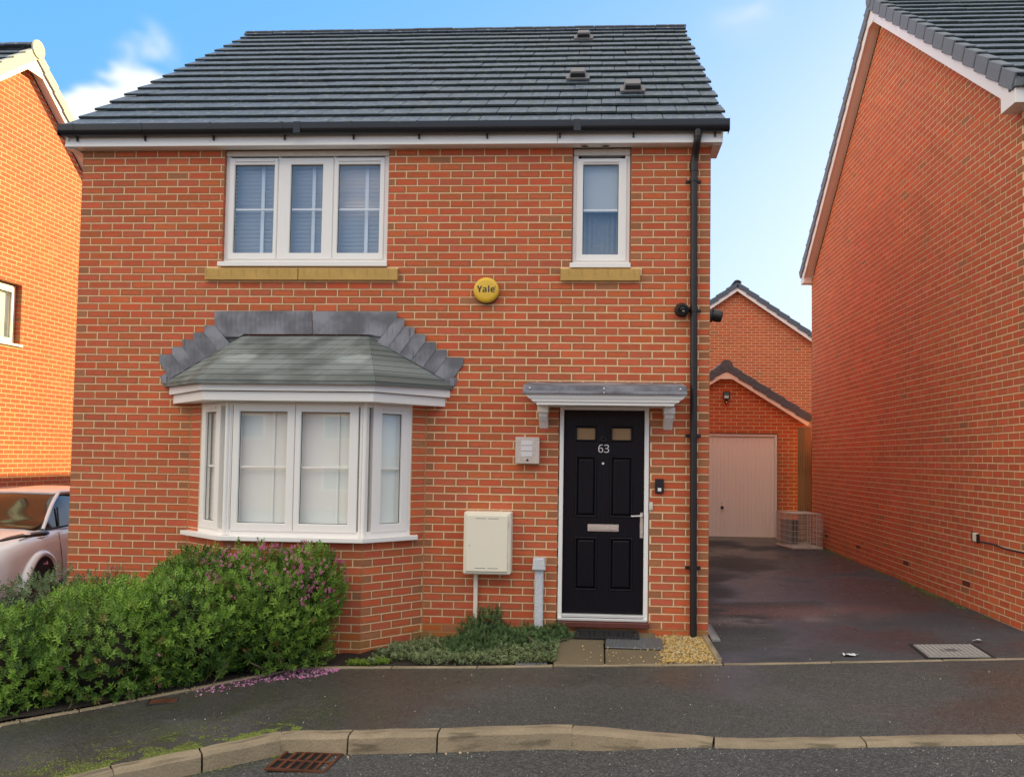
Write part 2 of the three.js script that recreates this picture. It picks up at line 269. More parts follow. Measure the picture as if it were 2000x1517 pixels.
// ------------------------------------------------------------------ bricks
// batches of brick differ a little in tone, and the lowest courses are stained by splashed soil
const BATCH = [[1.05, 1.05, 1.02], [1.0, 1.0, 1.0], [0.96, 0.96, 0.98], [0.91, 0.93, 0.97], [1.03, 0.97, 0.92], [0.98, 1.12, 0.80]];
const brickMats = BATCH.map((c) => std({ rgb: c, map: brickMap, bumpMap: brickBump, bumpScale: 0.0016, roughness: 0.88 }));
const batchOf = (b) => b.v1 < 0.12 && rnd() < 0.8 ? 5 : clamp(Math.floor(fbm(b.c.x * 0.9 + 3, b.c.y * 1.4, 6, 3) * 5.2 - 0.6 + R(-1.1, 1.1)), 0, 4);
const CH = 0.075, BL = 0.225, J = 0.0043;
function brickGeo(w, h, d, cell, flip) {       // front face at z = 0 .. back open
  const c = 0.0018, P = [], U = [], N = [];
  const ci = cell % BCOL, cj = Math.floor(cell / BCOL), u0 = (ci + 0.02) / BCOL, u1 = (ci + 0.98) / BCOL, v0 = (cj + 0.04) / BROW, v1 = (cj + 0.96) / BROW;
  const uv = (x, y) => { let s = clamp(x / w + 0.5); if (flip & 1) s = 1 - s; let t = clamp(y / h + 0.5); if (flip & 2) t = 1 - t; return [lerp(u0, u1, s), lerp(v0, v1, t)]; };
  const a = w / 2, b = h / 2;
  const R4 = (i, z) => [[-a + i, -b + i, z], [a - i, -b + i, z], [a - i, b - i, z], [-a + i, b - i, z]];
  const F = R4(c, 0), E = R4(0, -c), K = R4(0, -d);
  const quad = (p) => { const A = V(...p[0]), n = V(...p[1]).sub(A).cross(V(...p[3]).sub(A)).normalize(); for (const i of [0, 1, 2, 0, 2, 3]) { P.push(...p[i]); N.push(n.x, n.y, n.z); const e = Math.abs(n.z) < 0.1; U.push(...uv(p[i][0] * (e ? 0.98 : 1) + (e && Math.abs(n.x) > 0.5 ? -Math.sign(n.x) * Math.min(w * 0.6, -p[i][2]) : 0), p[i][1] + (e && Math.abs(n.y) > 0.5 ? -Math.sign(n.y) * Math.min(h * 0.6, -p[i][2]) : 0))); } };
  quad(F);
  for (let i = 0; i < 4; i++) { const j = (i + 1) % 4; quad([E[i], E[j], F[j], F[i]]); quad([K[i], K[j], E[j], E[i]]); }
  const g = new THREE.BufferGeometry();
  g.setAttribute('position', new THREE.Float32BufferAttribute(P, 3)); g.setAttribute('normal', new THREE.Float32BufferAttribute(N, 3)); g.setAttribute('uv', new THREE.Float32BufferAttribute(U, 2));
  return g;
}
const stdBricks = [...Array(48)].map((_, i) => brickGeo(0.215, 0.065, 0.03, i, i % 4));
const halfBricks = [...Array(24)].map((_, i) => brickGeo(0.1025, 0.065, 0.03, i < 14 ? i * 3 + 1 : 48 + i % 14, i % 4));
// every brick of a wall: u0, u1, v0, v1 and whether its sides show
function layBricks({ L, k0, k1, openings = [], clip, parity = 0, corner = [true, true] }) {
  const out = [];
  for (let k = k0; k < k1; k++) {
    const va = k * CH, vb = va + CH, off = ((k + parity) & 1) ? -BL / 2 : 0;
    let spans = [[0, L]];
    if (clip) { const c = clip(va, vb); if (!c) continue; spans = [c]; }
    for (const o of openings) if (o[2] < vb - 0.02 && o[3] > va + 0.02) spans = spans.flatMap(([a, b]) => o[1] <= a || o[0] >= b ? [[a, b]] : [[a, Math.min(b, o[0])], [Math.max(a, o[1]), b]].filter((s) => s[1] - s[0] > 0.02));
    for (const [sa, sb] of spans) for (let a = off + BL * Math.floor((sa - off) / BL); a < sb - 1e-6; a += BL) {
      let p = Math.max(a, sa), q = Math.min(a + BL, sb);
      if (q - p < 0.035) continue;
      const eL = p === sa && p > a - 1e-9, eR = q === sb;
      const u0 = p === sa ? sa : p + J, u1 = q === sb ? sb : q - J;
      if (u1 - u0 < 0.03) continue;
      out.push({ u0, u1, v0: va + J, v1: vb - J, deep: eL || eR, head: u1 - u0 < 0.13 });
    }
  }
  return out;
}
// the bricks as meshes on a wall: the largest in view one by one, the others joined
function addBricks(list, wall, mtx, singles, depth = 0.095) {
  for (const b of list) { b.c = V((b.u0 + b.u1) / 2, (b.v0 + b.v1) / 2, 0); b.size = screenSize(b.c.clone().applyMatrix4(mtx), b.u1 - b.u0); b.w = b.u1 - b.u0; b.std = !b.deep && Math.abs(b.w - 0.215) < 0.012 ? 1 : !b.deep && Math.abs(b.w - 0.1025) < 0.012 ? 2 : 0; }
  const chosen = new Set(list.filter((b) => b.std && b.size > 0).sort((a, b) => b.size - a.size).slice(0, singles));
  const rest = [];
  for (const b of list) {
    const jx = R(-0.0008, 0.0008), jy = R(-0.0008, 0.0008), jz = R(-0.0009, 0.0007), q = rnd(), cell = (b.head ? rnd() < 0.6 : rnd() < 0.012) ? 48 + Math.floor(rnd() * 16) : Math.floor(rnd() * 48);
    if (chosen.has(b)) {
      const m = shade(new THREE.Mesh(b.std === 1 ? stdBricks[Math.floor(q * 48)] : halfBricks[Math.floor(q * 24)], brickMats[batchOf(b)])); m.name = 'brick';
      m.position.set(b.c.x + jx, b.c.y + jy, jz); m.rotation.z = R(-0.003, 0.003);
      m.applyMatrix4(mtx); wall.add(m);
    } else { const g = brickGeo(b.w, b.v1 - b.v0, b.deep ? depth : 0.03, cell, Math.floor(q * 4)); g.translate(b.c.x + jx * 0.4, b.c.y + jy, jz); const tone = BATCH[batchOf(b)], ca = new Float32Array(g.attributes.position.count * 3); for (let i = 0; i < ca.length; i++) ca[i] = tone[i % 3]; g.setAttribute('color', new THREE.BufferAttribute(ca, 3)); g.applyMatrix4(mtx); rest.push(g); }
  }
  if (rest.length) mesh('brickwork', mergeGeometries(rest), M.brick, wall, 'stuff');
}
// mortar slab of a wall, front face 5 mm behind the bricks; openings are holes
function mortar(outline, openings, mtx, wall, depth = 0.1, inset = 0.006) {
  const g = ext(outline, depth, 0, openings.map((o) => rect(o[0] - inset, o[1] + inset, o[2] - inset, o[3] + inset).reverse()));
  g.translate(0, 0, -depth - 0.0016);
  const p = g.attributes.position, c = new Float32Array(p.count * 3);
  g.applyMatrix4(mtx);
  c.fill(1); g.setAttribute('color', new THREE.BufferAttribute(c, 3));
  return mesh('mortar', g, M.mortar, wall);
}
function brickWall(name, house, o, u, n, spec) {
  const wall = group(name, house), mtx = basis(u, V(0, 1, 0), n, o);
  const open = spec.openings ?? [];
  mortar(spec.outline ?? rect(0.005, spec.L - 0.005, spec.k0 * CH, spec.top ?? spec.k1 * CH), open, mtx, wall);
  addBricks(layBricks({ ...spec, openings: open }), wall, mtx, spec.singles ?? 0);
  return wall;
}

// ------------------------------------------------------------------ lie of the land
const interp = (xs, ys, x) => { if (x <= xs[0]) return ys[0]; for (let i = 1; i < xs.length; i++) if (x <= xs[i]) return lerp(ys[i - 1], ys[i], (x - xs[i - 1]) / (xs[i] - xs[i - 1])); return ys[ys.length - 1]; };
const GX = [-30, -6, -2, 0, 2, 3.4, 5, 6.4, 9.35, 14, 40], GY = [-0.6, -0.42, -0.38, -0.27, -0.17, -0.10, -0.02, 0, 0.15, 0.28, 0.5];
function groundY(x, z) { let y = interp(GX, GY, x); if (z < 0 && x > 6.4) { const a = Math.min(-z / 8.7, 1.2); y = y * (1 - a) + 0.2 * a; } if (z > 1) y -= 0.02 * (z - 1); return y; }
const bedEdge = (x) => interp([-3, 0, 1.115, 1.366, 1.633, 1.901, 2.195, 2.497, 2.666, 2.854, 3.083, 3.6, 4.34, 6.4, 8.8, 20], [6.6, 3.42, 2.41, 2.226, 2.029, 1.792, 1.554, 1.266, 1.139, 1.045, 1.06, 1.10, 1.155, 1.05, 1.07, 1.0], x);
const kerbBack = (x) => interp([-4, 0, 1.5, 2.242, 2.391, 2.814, 3.235, 3.724, 4.308, 5.19, 6.1, 8, 20], [9.6, 5.4, 4.0, 3.348, 3.204, 2.923, 2.63, 2.636, 2.628, 2.595, 2.78, 2.784, 2.78], x);
const upstand = (x) => lerp(0.112, 0.022, smooth(5.19, 6.12, x));
const roadY = (x, z) => { const zk = kerbBack(x) + 0.1; return groundY(x, zk) - upstand(x) + 0.006 * Math.max(0, z - zk) * (z - zk < 3 ? 1 : 0) + (z - zk >= 3 ? 0.018 : 0); };

// a ground sheet between two lines z = za(x) and z = zb(x)
function sheet(x0, x1, nx, za, zb, nz, yf, col, uvs = 1) {
  const P = [], U = [], I = [], C = [];
  for (let j = 0; j <= nz; j++) for (let i = 0; i <= nx; i++) { const x = lerp(x0, x1, i / nx), z = lerp(za(x), zb(x), j / nz); P.push(x, yf(x, z), z); U.push(x * uvs, -z * uvs); const c = col ? col(x, z) : [1, 1, 1]; C.push(...c); }
  for (let j = 0; j < nz; j++) for (let i = 0; i < nx; i++) { const a = j * (nx + 1) + i, b = a + nx + 1; I.push(a, b, a + 1, b, b + 1, a + 1); }
  const g = new THREE.BufferGeometry();
  g.setAttribute('position', new THREE.Float32BufferAttribute(P, 3)); g.setAttribute('uv', new THREE.Float32BufferAttribute(U, 2)); g.setAttribute('color', new THREE.Float32BufferAttribute(C, 3)); g.setIndex(I); g.computeVertexNormals();
  return g;
}
const surf = (name, geo, mat) => tag(mesh(name, geo, mat, scene), null, null, null, 'structure');
surf('ground', sheet(-260, 260, 60, () => -260, () => 260, 60, (x, z) => interp(GX, GY, x) - 0.32), M.soil);
{
  const mossy = (x, z) => { const n = fbm(x * 4, z * 4, 3, 4), f = fbm(x * 16, z * 16, 5, 3), k = kerbBack(x) - z; const left = smooth(4.6, 2.2, x); const m = clamp(left * smooth(0.36, 0.62, n) * smooth(1.25, 0.1, k) * smooth(0.3, 0.62, f) + 0.3 * left * smooth(0.45, 0.7, n)); const w = 0.78 + 0.44 * fbm(x * 1.3, z * 1.3, 7, 4), far = smooth(3.0, -0.5, x) * 0.35; return mix3(mix3([w * 1.02, w, w * 0.97], [0.8 * w, 0.95 * w, 0.8 * w], far), [0.85, 1.10, 0.30], 0.72 * m); };
  surf('pavement', sheet(-6, 18, 480, bedEdge, kerbBack, 40, groundY, mossy), M.asphalt);
  const stain = (x, z) => {
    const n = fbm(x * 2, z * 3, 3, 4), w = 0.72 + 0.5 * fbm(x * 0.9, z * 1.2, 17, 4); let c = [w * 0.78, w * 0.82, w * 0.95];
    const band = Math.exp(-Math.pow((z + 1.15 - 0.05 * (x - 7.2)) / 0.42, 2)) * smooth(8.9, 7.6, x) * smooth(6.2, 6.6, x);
    c = mix3(c, [2.5, 1.5, 1.55], 0.95 * band * smooth(0.34, 0.56, n)); const paleStreak = Math.exp(-Math.pow((z + 0.75 - 0.03 * (x - 7)) / 0.22, 2)) * smooth(8.0, 7.2, x) * smooth(6.3, 6.8, x); c = mix3(c, [3.4, 3.1, 3.2], 0.85 * paleStreak * smooth(0.36, 0.56, fbm(x * 3, z * 4, 23, 4)));  // pinker band and a paler streak across the driveway
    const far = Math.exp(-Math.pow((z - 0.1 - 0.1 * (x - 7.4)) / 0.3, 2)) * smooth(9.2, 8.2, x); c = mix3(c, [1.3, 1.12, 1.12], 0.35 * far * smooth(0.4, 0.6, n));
    const edge = Math.max(smooth(0.35, 0, 9.35 - x) * smooth(-0.4, -2, z), smooth(-7.4, -8.6, z)) * smooth(0.38, 0.55, fbm(x * 6, z * 6, 2, 3)); c = mix3(c, [0.75, 0.95, 0.28], 0.7 * edge);
    return c;
  };
  surf('driveway', sheet(6.405, 9.36, 90, () => -9, (x) => bedEdge(x) - 0.055, 200, groundY, stain), M.asphalt);
  surf('side_driveway', sheet(-4.3, -0.02, 30, () => -14, (x) => bedEdge(Math.max(x, -3)) - 0.05, 40, groundY, (x, z) => { const w = 0.8 + 0.4 * fbm(x, z, 4, 3); return [w, w, w]; }), M.asphalt);
  surf('planting_bed', sheet(-0.02, 6.345, 80, () => -0.3, (x) => bedEdge(x) - 0.05, 20, (x, z) => groundY(x, Math.min(z, 1)) - (x > 4.9 ? 0.035 : 0.012) + 0.03 * fbm(x * 7, z * 7, 1, 3), () => [1, 1, 1]), M.soil);
  const roadCol = (x, z) => { const w = 0.82 + 0.36 * fbm(x * 1.2, z * 1.2, 5, 4), m = smooth(0.35, 0, z - kerbBack(x) - 0.12) * smooth(0.42, 0.6, fbm(x * 8, z * 8, 4, 3)) * smooth(4, 2.6, x); return mix3([w, w, w], [0.9, 1.3, 0.3], 0.5 * m); };
  surf('road', sheet(-6, 22, 280, (x) => kerbBack(x) + 0.06, () => 15, 60, roadY, roadCol), M.road);
}
// kerb: stones with their joints
{
  const kerb = new THREE.Group(); kerb.name = 'kerb'; kerb.userData.kind = 'structure'; scene.add(kerb);
  const js = [-3.4, -2.8, -2.2, -1.55, -0.9, -0.25, 0.4, 1.05, 1.6, 1.98, 2.39, 2.81, 3.235, 3.724, 4.308, 5.19, 6.09, 7.0, 7.95, 8.86, 9.77, 10.7, 11.6, 12.5, 13.4];
  for (let i = 0; i + 1 < js.length; i++) {
    const n = 10, g0 = 0.005, P = [], I = [], U = [];
    const xa = js[i] + g0, xb = js[i + 1] - g0, bend = R(0, 100);
    for (let k = 0; k <= n; k++) {
      const x = lerp(xa, xb, k / n), e = 0.01, dz = (kerbBack(x + e) - kerbBack(x - e)) / (2 * e), sx = -dz / Math.hypot(1, dz), sz = 1 / Math.hypot(1, dz);
      const z0 = kerbBack(x), y = groundY(x, z0) + 0.006 + 0.002 * Math.sin(bend + k), yb = roadY(x, z0 + 0.14) - 0.06, up = y - (yb + 0.06);
      const c = Math.min(0.022, up * 0.6), end = k === 0 ? 1 : k === n ? -1 : 0, tw = (a) => end * (a ? 0.006 : 0);
      const prof = [[0, y - 0.08], [0, y - 0.004], [0.006, y], [0.125 - c * 0.9, y], [0.125, y - c], [0.142, yb]];
      prof.forEach(([d, yy], m) => { P.push(x + sx * d + 0, yy - (end && m === 2 || end && m === 3 ? 0.004 : 0), z0 + sz * d); U.push(x + i * 0.37, (m < 4 ? d : 0.125 + (y - yy)) + i * 0.21); });
    }
    const m = 6; for (let k = 0; k < n; k++) for (let a = 0; a < m - 1; a++) { const p = k * m + a; I.push(p, p + 1, p + m, p + 1, p + m + 1, p + m); }
    for (const k of [0, n]) for (let a = 1; a < m - 1; a++) k ? I.push(k * m, k * m + a, k * m + a + 1) : I.push(0, a + 1, a);
    let g = new THREE.BufferGeometry(); g.setAttribute('position', new THREE.Float32BufferAttribute(P, 3)); g.setAttribute('uv', new THREE.Float32BufferAttribute(U, 2)); g.setIndex(I);
    g = toCreasedNormals(g, 0.6);
    mesh('kerb_stone', g, M.conc, kerb);
  }
  // flat edging along the back of the pavement
  const edging = new THREE.Group(); edging.name = 'pavement_edging'; edging.userData.kind = 'structure'; scene.add(edging);
  const strip = (pts, w, h, name = 'edging_stone') => { for (let i = 0; i + 1 < pts.length; i++) { const [xa, za] = pts[i], [xb, zb] = pts[i + 1], L = Math.hypot(xb - xa, zb - za); const g = cbox(L - 0.006, 0.12, w, 0.006); g.rotateZ(Math.asin((groundY(xb, zb) - groundY(xa, za)) / L)); g.rotateY(-Math.atan2(zb - za, xb - xa)); const x = (xa + xb) / 2, z = (za + zb) / 2; g.translate(x, groundY(x, z) - 0.06 + h, z); mesh(name, g, M.conc, edging); } };
  const pts = []; for (let x = -0.6; x < 2.86; x += 0.3) pts.push([x, bedEdge(x) - 0.025]); pts.push([2.854, 1.02], [3.6, 1.075], [4.34, 1.13], [4.98, 1.14], [5.88, 1.07], [6.40, 1.02]); strip(pts, 0.05, 0.012);
  strip([[6.37, 0.05], [6.37, 0.52], [6.37, 1.0]], 0.05, 0.05); strip([[6.41, 1.01], [7.3, 1.03], [8.2, 1.045], [9.1, 1.05], [10, 1.03]], 0.045, 0.006);
}

// ------------------------------------------------------------------ roofs
function roofSlope(house, o, t, s, n, { W, courses, gauge = 0.334, tw = 0.302, singles = 0, mat = M.tile, parity = 0, name = 'roof', thick = 0.026 }) {
  const roof = group(name, house), mtx = basis(t, s, n, o), lift = 0.031;
  mesh('roof_deck', bx(0.03, W - 0.03, 0.02, courses * gauge + 0.05, -0.05, -0.012, 0).applyMatrix4(mtx), M.dark, roof);
  const list = [];
  for (let k = 0; k < courses; k++) { const off = (k + parity) & 1 ? -tw / 2 : 0; for (let a = off; a < W - 1e-3; a += tw) { const p = Math.max(0, a), q = Math.min(W, a + tw); if (q - p > 0.05) list.push({ k, p, q, full: q - p > tw - 0.01 }); } }
  for (const e of list) { e.c = V((e.p + e.q) / 2, (e.k + 0.3) * gauge, 0); e.size = screenSize(e.c.clone().applyMatrix4(mtx), e.q - e.p); }
  const chosen = new Set(list.filter((e) => e.size > 0 && e.full).sort((a, b) => b.size - a.size).slice(0, singles)), rest = [];
  const make = (w, v) => { const g = cbox(w - 0.004, gauge + 0.05, thick, 0.004); const u = g.attributes.uv; for (let i = 0; i < u.count; i++) u.setXY(i, u.getX(i) * 1.3 + v * 0.37, u.getY(i) * 1.3 + v * 0.61); { const nn = g.attributes.normal, ca = new Float32Array(nn.count * 3); for (let i = 0; i < nn.count; i++) { const tail = nn.getY(i) < -0.5; ca.set(tail && mat.vertexColors ? [0.36, 0.42, 0.34] : [1, 1, 1], i * 3); } g.setAttribute('color', new THREE.BufferAttribute(ca, 3)); } g.translate(0, (gauge + 0.05) / 2, thick / 2); g.rotateX(-Math.atan2(lift, gauge)); g.translate(0, 0, lift); return g; };  // mossy tail edges, darkened to paint in the shaded course bands too
  const shared = [...Array(16)].map((_, i) => make(tw, i));
  for (const e of list) {
    const v = Math.floor(rnd() * 16), j = [R(-0.002, 0.002), e.k * gauge + R(-0.004, 0.004), R(-0.0015, 0.0025)], rz = R(-0.004, 0.004);
    if (chosen.has(e)) { const m = shade(new THREE.Mesh(shared[v], mat)); m.name = 'roof_tile'; m.position.set(e.c.x + j[0], j[1], j[2]); m.rotation.z = rz; m.applyMatrix4(mtx); roof.add(m); }
    else { const g = e.full ? shared[v].clone() : make(e.q - e.p, v); g.rotateZ(rz); g.translate(e.c.x + (e.full ? j[0] : 0), j[1], j[2]); g.applyMatrix4(mtx); rest.push(g); }
  }
  if (rest.length) mesh('roof_tiles', mergeGeometries(rest), mat, roof, 'stuff');
  return roof;
}
// half round ridge tiles along a line
function ridgeTiles(house, a, b, r = 0.11, len = 0.45, mat = M.ridge) {
  const A = V(...a), B = V(...b), L = A.distanceTo(B), n = Math.round(L / len), dir = B.clone().sub(A).normalize(), part = group('ridge', house);
  const prof = []; for (let i = 0; i <= 12; i++) { const t = Math.PI * (0.1 + 0.8 * i / 12) ; prof.push([Math.cos(t) * r * 1.12, Math.sin(t) * r]); }
  const inner = prof.map(([x, y]) => [x * 0.82, y * 0.82 - 0.008]).reverse();
  for (let i = 0; i < n; i++) { const g = ext([...prof, ...inner], L / n - 0.008, 0.003); const up = V(0, 1, 0), side = new THREE.Vector3().crossVectors(up, dir).normalize(); g.applyMatrix4(basis(side, up, dir, A.clone().addScaledVector(dir, i * L / n).add(V(0, R(-0.003, 0.003), 0)))); mesh('ridge_tile', g, mat, part); }
}
function rebase(t, x, y, z) { t.position.set(x, y, z); for (const c of t.children) { c.position.x -= x; c.position.y -= y; c.position.z -= z; } }
const PITCH = Math.atan2(3.15, 4.31), SP = Math.sin(PITCH), CP = Math.cos(PITCH);

// ------------------------------------------------------------------ windows
function windowParts(part, mtx, { w, h, lights, gy0, gy1, sy0, sy1, vents = [], bar = true, mat = M.upvc, glass = M.glass, mull = [] }) {
  const put = (name, g, m = mat) => mesh(name, (Array.isArray(g) ? mergeGeometries(g.map(clean)) : g).applyMatrix4(mtx), m, part);
  put('frame', [ring(0, w, 0, h, 0.05, 0.07, 0.004, 0.055, 0.05).translate(0, 0, -0.07), ...mull.map(([a, b]) => bx(a, b, 0.052, h - 0.048, -0.068, -0.002))]);
  for (const l of lights) {
    put('sash', ext(rect(l.x0, l.x1, sy0, sy1), 0.062, 0.007, [rect(l.g0, l.g1, gy0, gy1).reverse()]).translate(0, 0, -0.05));
    put('gasket', ring(l.g0 - 0.004, l.g1 + 0.004, gy0 - 0.004, gy1 + 0.004, 0.009, 0.004, 0).translate(0, 0, -0.0165), M.gasket);
    const p = new THREE.PlaneGeometry(l.g1 - l.g0, gy1 - gy0); p.translate((l.g0 + l.g1) / 2, (gy0 + gy1) / 2, -0.02); put('pane', p, glass);
    if (bar) put('glazing_bar', bx(l.g0, l.g1, (gy0 + gy1) / 2 - 0.01, (gy0 + gy1) / 2 + 0.01, -0.036, -0.023, 0.003), M.upvc);
    if (l.vent) put('trickle_vent', [bx(l.g0 + 0.0, l.g1, sy1 - 0.042, sy1 - 0.024, 0.01, 0.024, 0.003), bx(l.g0 + 0.0, l.g1, sy1 - 0.047, sy1 - 0.043, 0.01, 0.016, 0.001)]);
  }
}

// ------------------------------------------------------------------ the house in the middle
const house = thing('detached_house', 'two storey red brick house with bay window, black front door and slate grey tiled roof', 'house');
{
  const W = 6.41, D = 8.18, H = 4.8;
  const opens = [[1.50, 3.195, 3.60, 4.82], [1.345, 3.315, 3.458, 3.602], [5.05, 5.625, 3.59, 4.82], [4.942, 5.724, 3.453, 3.59], [4.95, 5.832, 0.085, 2.242], [1.235, 3.628, -0.29, 2.2]];
  const front = group('front_wall', house), mf = basis(V(1, 0, 0), V(0, 1, 0), V(0, 0, 1));
  mortar(rect(0.005, W - 0.005, -0.3, 4.86), [opens[0], opens[2], opens[4], opens[5]], mf, front);
  addBricks(layBricks({ L: W, k0: -4, k1: 64, openings: opens }), front, mf, 300);
  for (const [a, b] of [[0.01, 1.22], [3.64, 6.40]]) mesh('stained_mortar', bx(a, b, -0.3, 0.085, -0.01, -0.0011, 0), M.splash, front);
  const gab = (L) => (va) => { if (va < H - 0.01) return [0, L]; const d = Math.max(0, (va + 0.03 - H) / Math.tan(PITCH)); return d * 2 < L - 0.2 ? [d, L - d] : null; };
  const roofLine = (L) => [[0.005, -0.3], [L - 0.005, -0.3], [L - 0.005, H], [L / 2, H + Math.tan(PITCH) * L / 2 - 0.03], [0.005, H]];
  brickWall('side_wall', house, V(W, 0, 0), V(0, 0, -1), V(1, 0, 0), { L: D, k0: -4, k1: 105, clip: (a) => { const c = gab(D)(a); return c && [Math.max(c[0], 0.1), c[1]]; }, outline: roofLine(D) });
  brickWall('side_wall', house, V(0, 0, -D), V(0, 0, 1), V(-1, 0, 0), { L: D, k0: -4, k1: 105, clip: (a) => { const c = gab(D)(a); return c && [c[0], Math.min(c[1], D - 0.1)]; }, outline: roofLine(D) });
  mesh('back_wall', bx(0.1, W - 0.1, -0.3, H, -D, -D + 0.1), M.brickFar, house);
  mesh('ceiling', bx(0.1, W - 0.1, 4.84, 4.86, -D + 0.1, -0.11), M.dark, house);
  // roof
  const rx = -0.11, RW = 6.67;
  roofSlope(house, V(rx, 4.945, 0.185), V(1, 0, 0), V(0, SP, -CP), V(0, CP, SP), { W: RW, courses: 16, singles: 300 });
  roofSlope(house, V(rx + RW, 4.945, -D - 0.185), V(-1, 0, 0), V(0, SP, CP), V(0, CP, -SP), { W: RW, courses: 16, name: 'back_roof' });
  ridgeTiles(house, [rx, 8.035, -D / 2], [rx + RW, 8.035, -D / 2]);
  for (const [x, y, z] of [[5.06, 7.60, -3.42], [5.05, 6.03, -1.24], [5.66, 5.65, -0.72]]) {
    const v = group('roof_vent', house, [x, y, z]);
    const m = basis(V(1, 0, 0), V(0, SP, -CP), V(0, CP, SP));
    mesh('vent_base', bx(-0.135, 0.135, -0.05, 0.2, 0.035, 0.055).applyMatrix4(m), M.vent, v);
    const hood = ext([[-0.1, 0], [0.1, 0], [0.078, 0.075], [-0.078, 0.075]], 0.2, 0.008); hood.rotateX(Math.PI / 2); hood.translate(0, 0.17, 0.05); hood.applyMatrix4(basis(V(1, 0, 0), V(0, SP, -CP), V(0, CP, SP)));
    mesh('vent_hood', hood, M.vent, v);
    mesh('vent_grille', bx(-0.08, 0.08, -0.034, -0.03, 0.06, 0.10, 0).applyMatrix4(m), M.dark, v);
  }
  // eaves: fascia, soffit, gutter
  mesh('fascia', [bx(-0.12, 6.505, 4.80, 4.935, 0.092, 0.112, 0.004), bx(-0.12, 6.505, 4.80, 4.822, 0.108, 0.122, 0.004)], M.upvc, house);
  mesh('soffit', bx(-0.12, 6.505, 4.802, 4.812, 0.004, 0.094, 0), M.upvc, house);
  for (const x of [4.896, 0.2]) if (x > 1) mesh('fascia_joint', bx(x, x + 0.002, 4.80, 4.93, 0.1115, 0.1235, 0), M.gasket, house);
  for (const s of [-0.12, 6.415]) mesh('box_end', [bx(s, s + 0.09, 4.80, 4.98, -0.30, 0.09), bx(s, s + 0.09, 4.79, 4.805, -0.3, 0.085, 0.003)], M.upvc, house);
  for (const s of [-0.10, 6.49]) for (const d of [1, -1]) {
    const g = ext([[0, 0], [5.25, 0], [5.25, -0.16], [0, -0.16]], 0.02, 0.003);
    g.applyMatrix4(d > 0 ? basis(V(0, SP, -CP), V(0, CP, SP), V(1, 0, 0), V(s, 4.925, 0.17)) : basis(V(0, SP, CP), V(0, CP, -SP), V(-1, 0, 0), V(s + 0.017, 4.925, -D - 0.17)));
    mesh('barge_board', g, M.upvc, house);
  }
  for (const x of [5.165, 5.372]) { const l = group('soffit_light', house, [x, 4.80, 0.05]); mesh('ring', new THREE.TorusGeometry(0.036, 0.008, 8, 24).rotateX(Math.PI / 2), M.steel, l); mesh('lens', cyl(0.03, 0.03, 0.008, 20), M.black, l); }
  const gut = group('gutter', house), prof = [];
  for (let i = 0; i <= 12; i++) { const a = Math.PI + Math.PI * i / 12; prof.push([0.158 + 0.056 * Math.cos(a), 4.955 + 0.062 * Math.sin(a)]); }
  const inn = prof.map(([a, b]) => [0.158 + (a - 0.158) * 0.9, 4.955 + (b - 4.955) * 0.9 + 0.001]).reverse();
  const gg = ext([[0.100, 5.0], ...prof, [0.216, 5.0], [0.212, 5.0], ...inn, [0.104, 5.0]], 6.70, 0.002); gg.rotateY(-Math.PI / 2);
  mesh('channel', gg.translate(6.56, 0, 0), M.gutter, gut);
  for (const x of [0.0, 0.71, 1.42, 2.15, 2.85, 3.51, 4.19, 4.91, 5.63, 6.42]) {
    const band = []; for (let i = 0; i <= 10; i++) { const a = Math.PI + Math.PI * i / 10; band.push([0.158 + 0.0595 * Math.cos(a), 4.955 + 0.0655 * Math.sin(a)]); }
    const g = ext([[0.0985, 5.004], ...band, [0.2175, 5.004], [0.2145, 5.0], ...band.map(([a, b]) => [0.158 + (a - 0.158) * 0.95, 4.955 + (b - 4.955) * 0.95]).reverse(), [0.102, 5.0]], 0.024, 0); g.rotateY(-Math.PI / 2);
    mesh('gutter_bracket', [g.translate(x + 0.024, 0, 0), bx(x + 0.004, x + 0.02, 4.855, 4.9, 0.1125, 0.135, 0.003)], M.gutter, gut);
  }
  for (const x of [2.28, 5.06]) mesh('gutter_union', bx(x, x + 0.07, 4.89, 5.006, 0.2135, 0.2185, 0.002), M.gutter, gut);
  for (const x of [-0.141, 6.558]) mesh('stop_end', bx(x, x + 0.005, 4.888, 5.006, 0.099, 0.217, 0.001), M.gutter, gut);
  // downpipe
  const dp = group('downpipe', house), pr = 0.034;
  mesh('pipe', [rod([6.262, -0.03, 0.055], [6.238, 4.60, 0.055], pr, 20), ...[1.2, 2.6, 3.4, 4.2].map((y) => rod([6.262 - y * 0.0052, y, 0.055], [6.262 - (y + 0.09) * 0.0052, y + 0.09, 0.055], pr + 0.003, 20))], M.pipe, dp);
  mesh('swan_neck', [tube([[6.238, 4.56, 0.055], [6.239, 4.64, 0.058], [6.247, 4.70, 0.075], [6.258, 4.80, 0.145], [6.262, 4.86, 0.158], [6.262, 4.93, 0.158]], pr + 0.002, 16, 24), rod([6.262, 4.84, 0.158], [6.262, 4.91, 0.158], pr + 0.006, 20), rod([6.238, 4.54, 0.055], [6.238, 4.62, 0.055], pr + 0.005, 20)], M.pipe, dp);
  for (const [x, y] of [[6.239, 4.45], [6.246, 3.17], [6.252, 1.95], [6.258, 0.68]]) mesh('pipe_bracket', [rod([x, y - 0.018, 0.055], [x, y + 0.018, 0.055], pr + 0.007, 20), bx(x - 0.075, x + 0.075, y - 0.014, y + 0.014, 0.004, 0.02, 0.004), bx(x - 0.02, x + 0.02, y - 0.014, y + 0.014, 0.018, 0.03, 0.002)], M.pipe, dp);
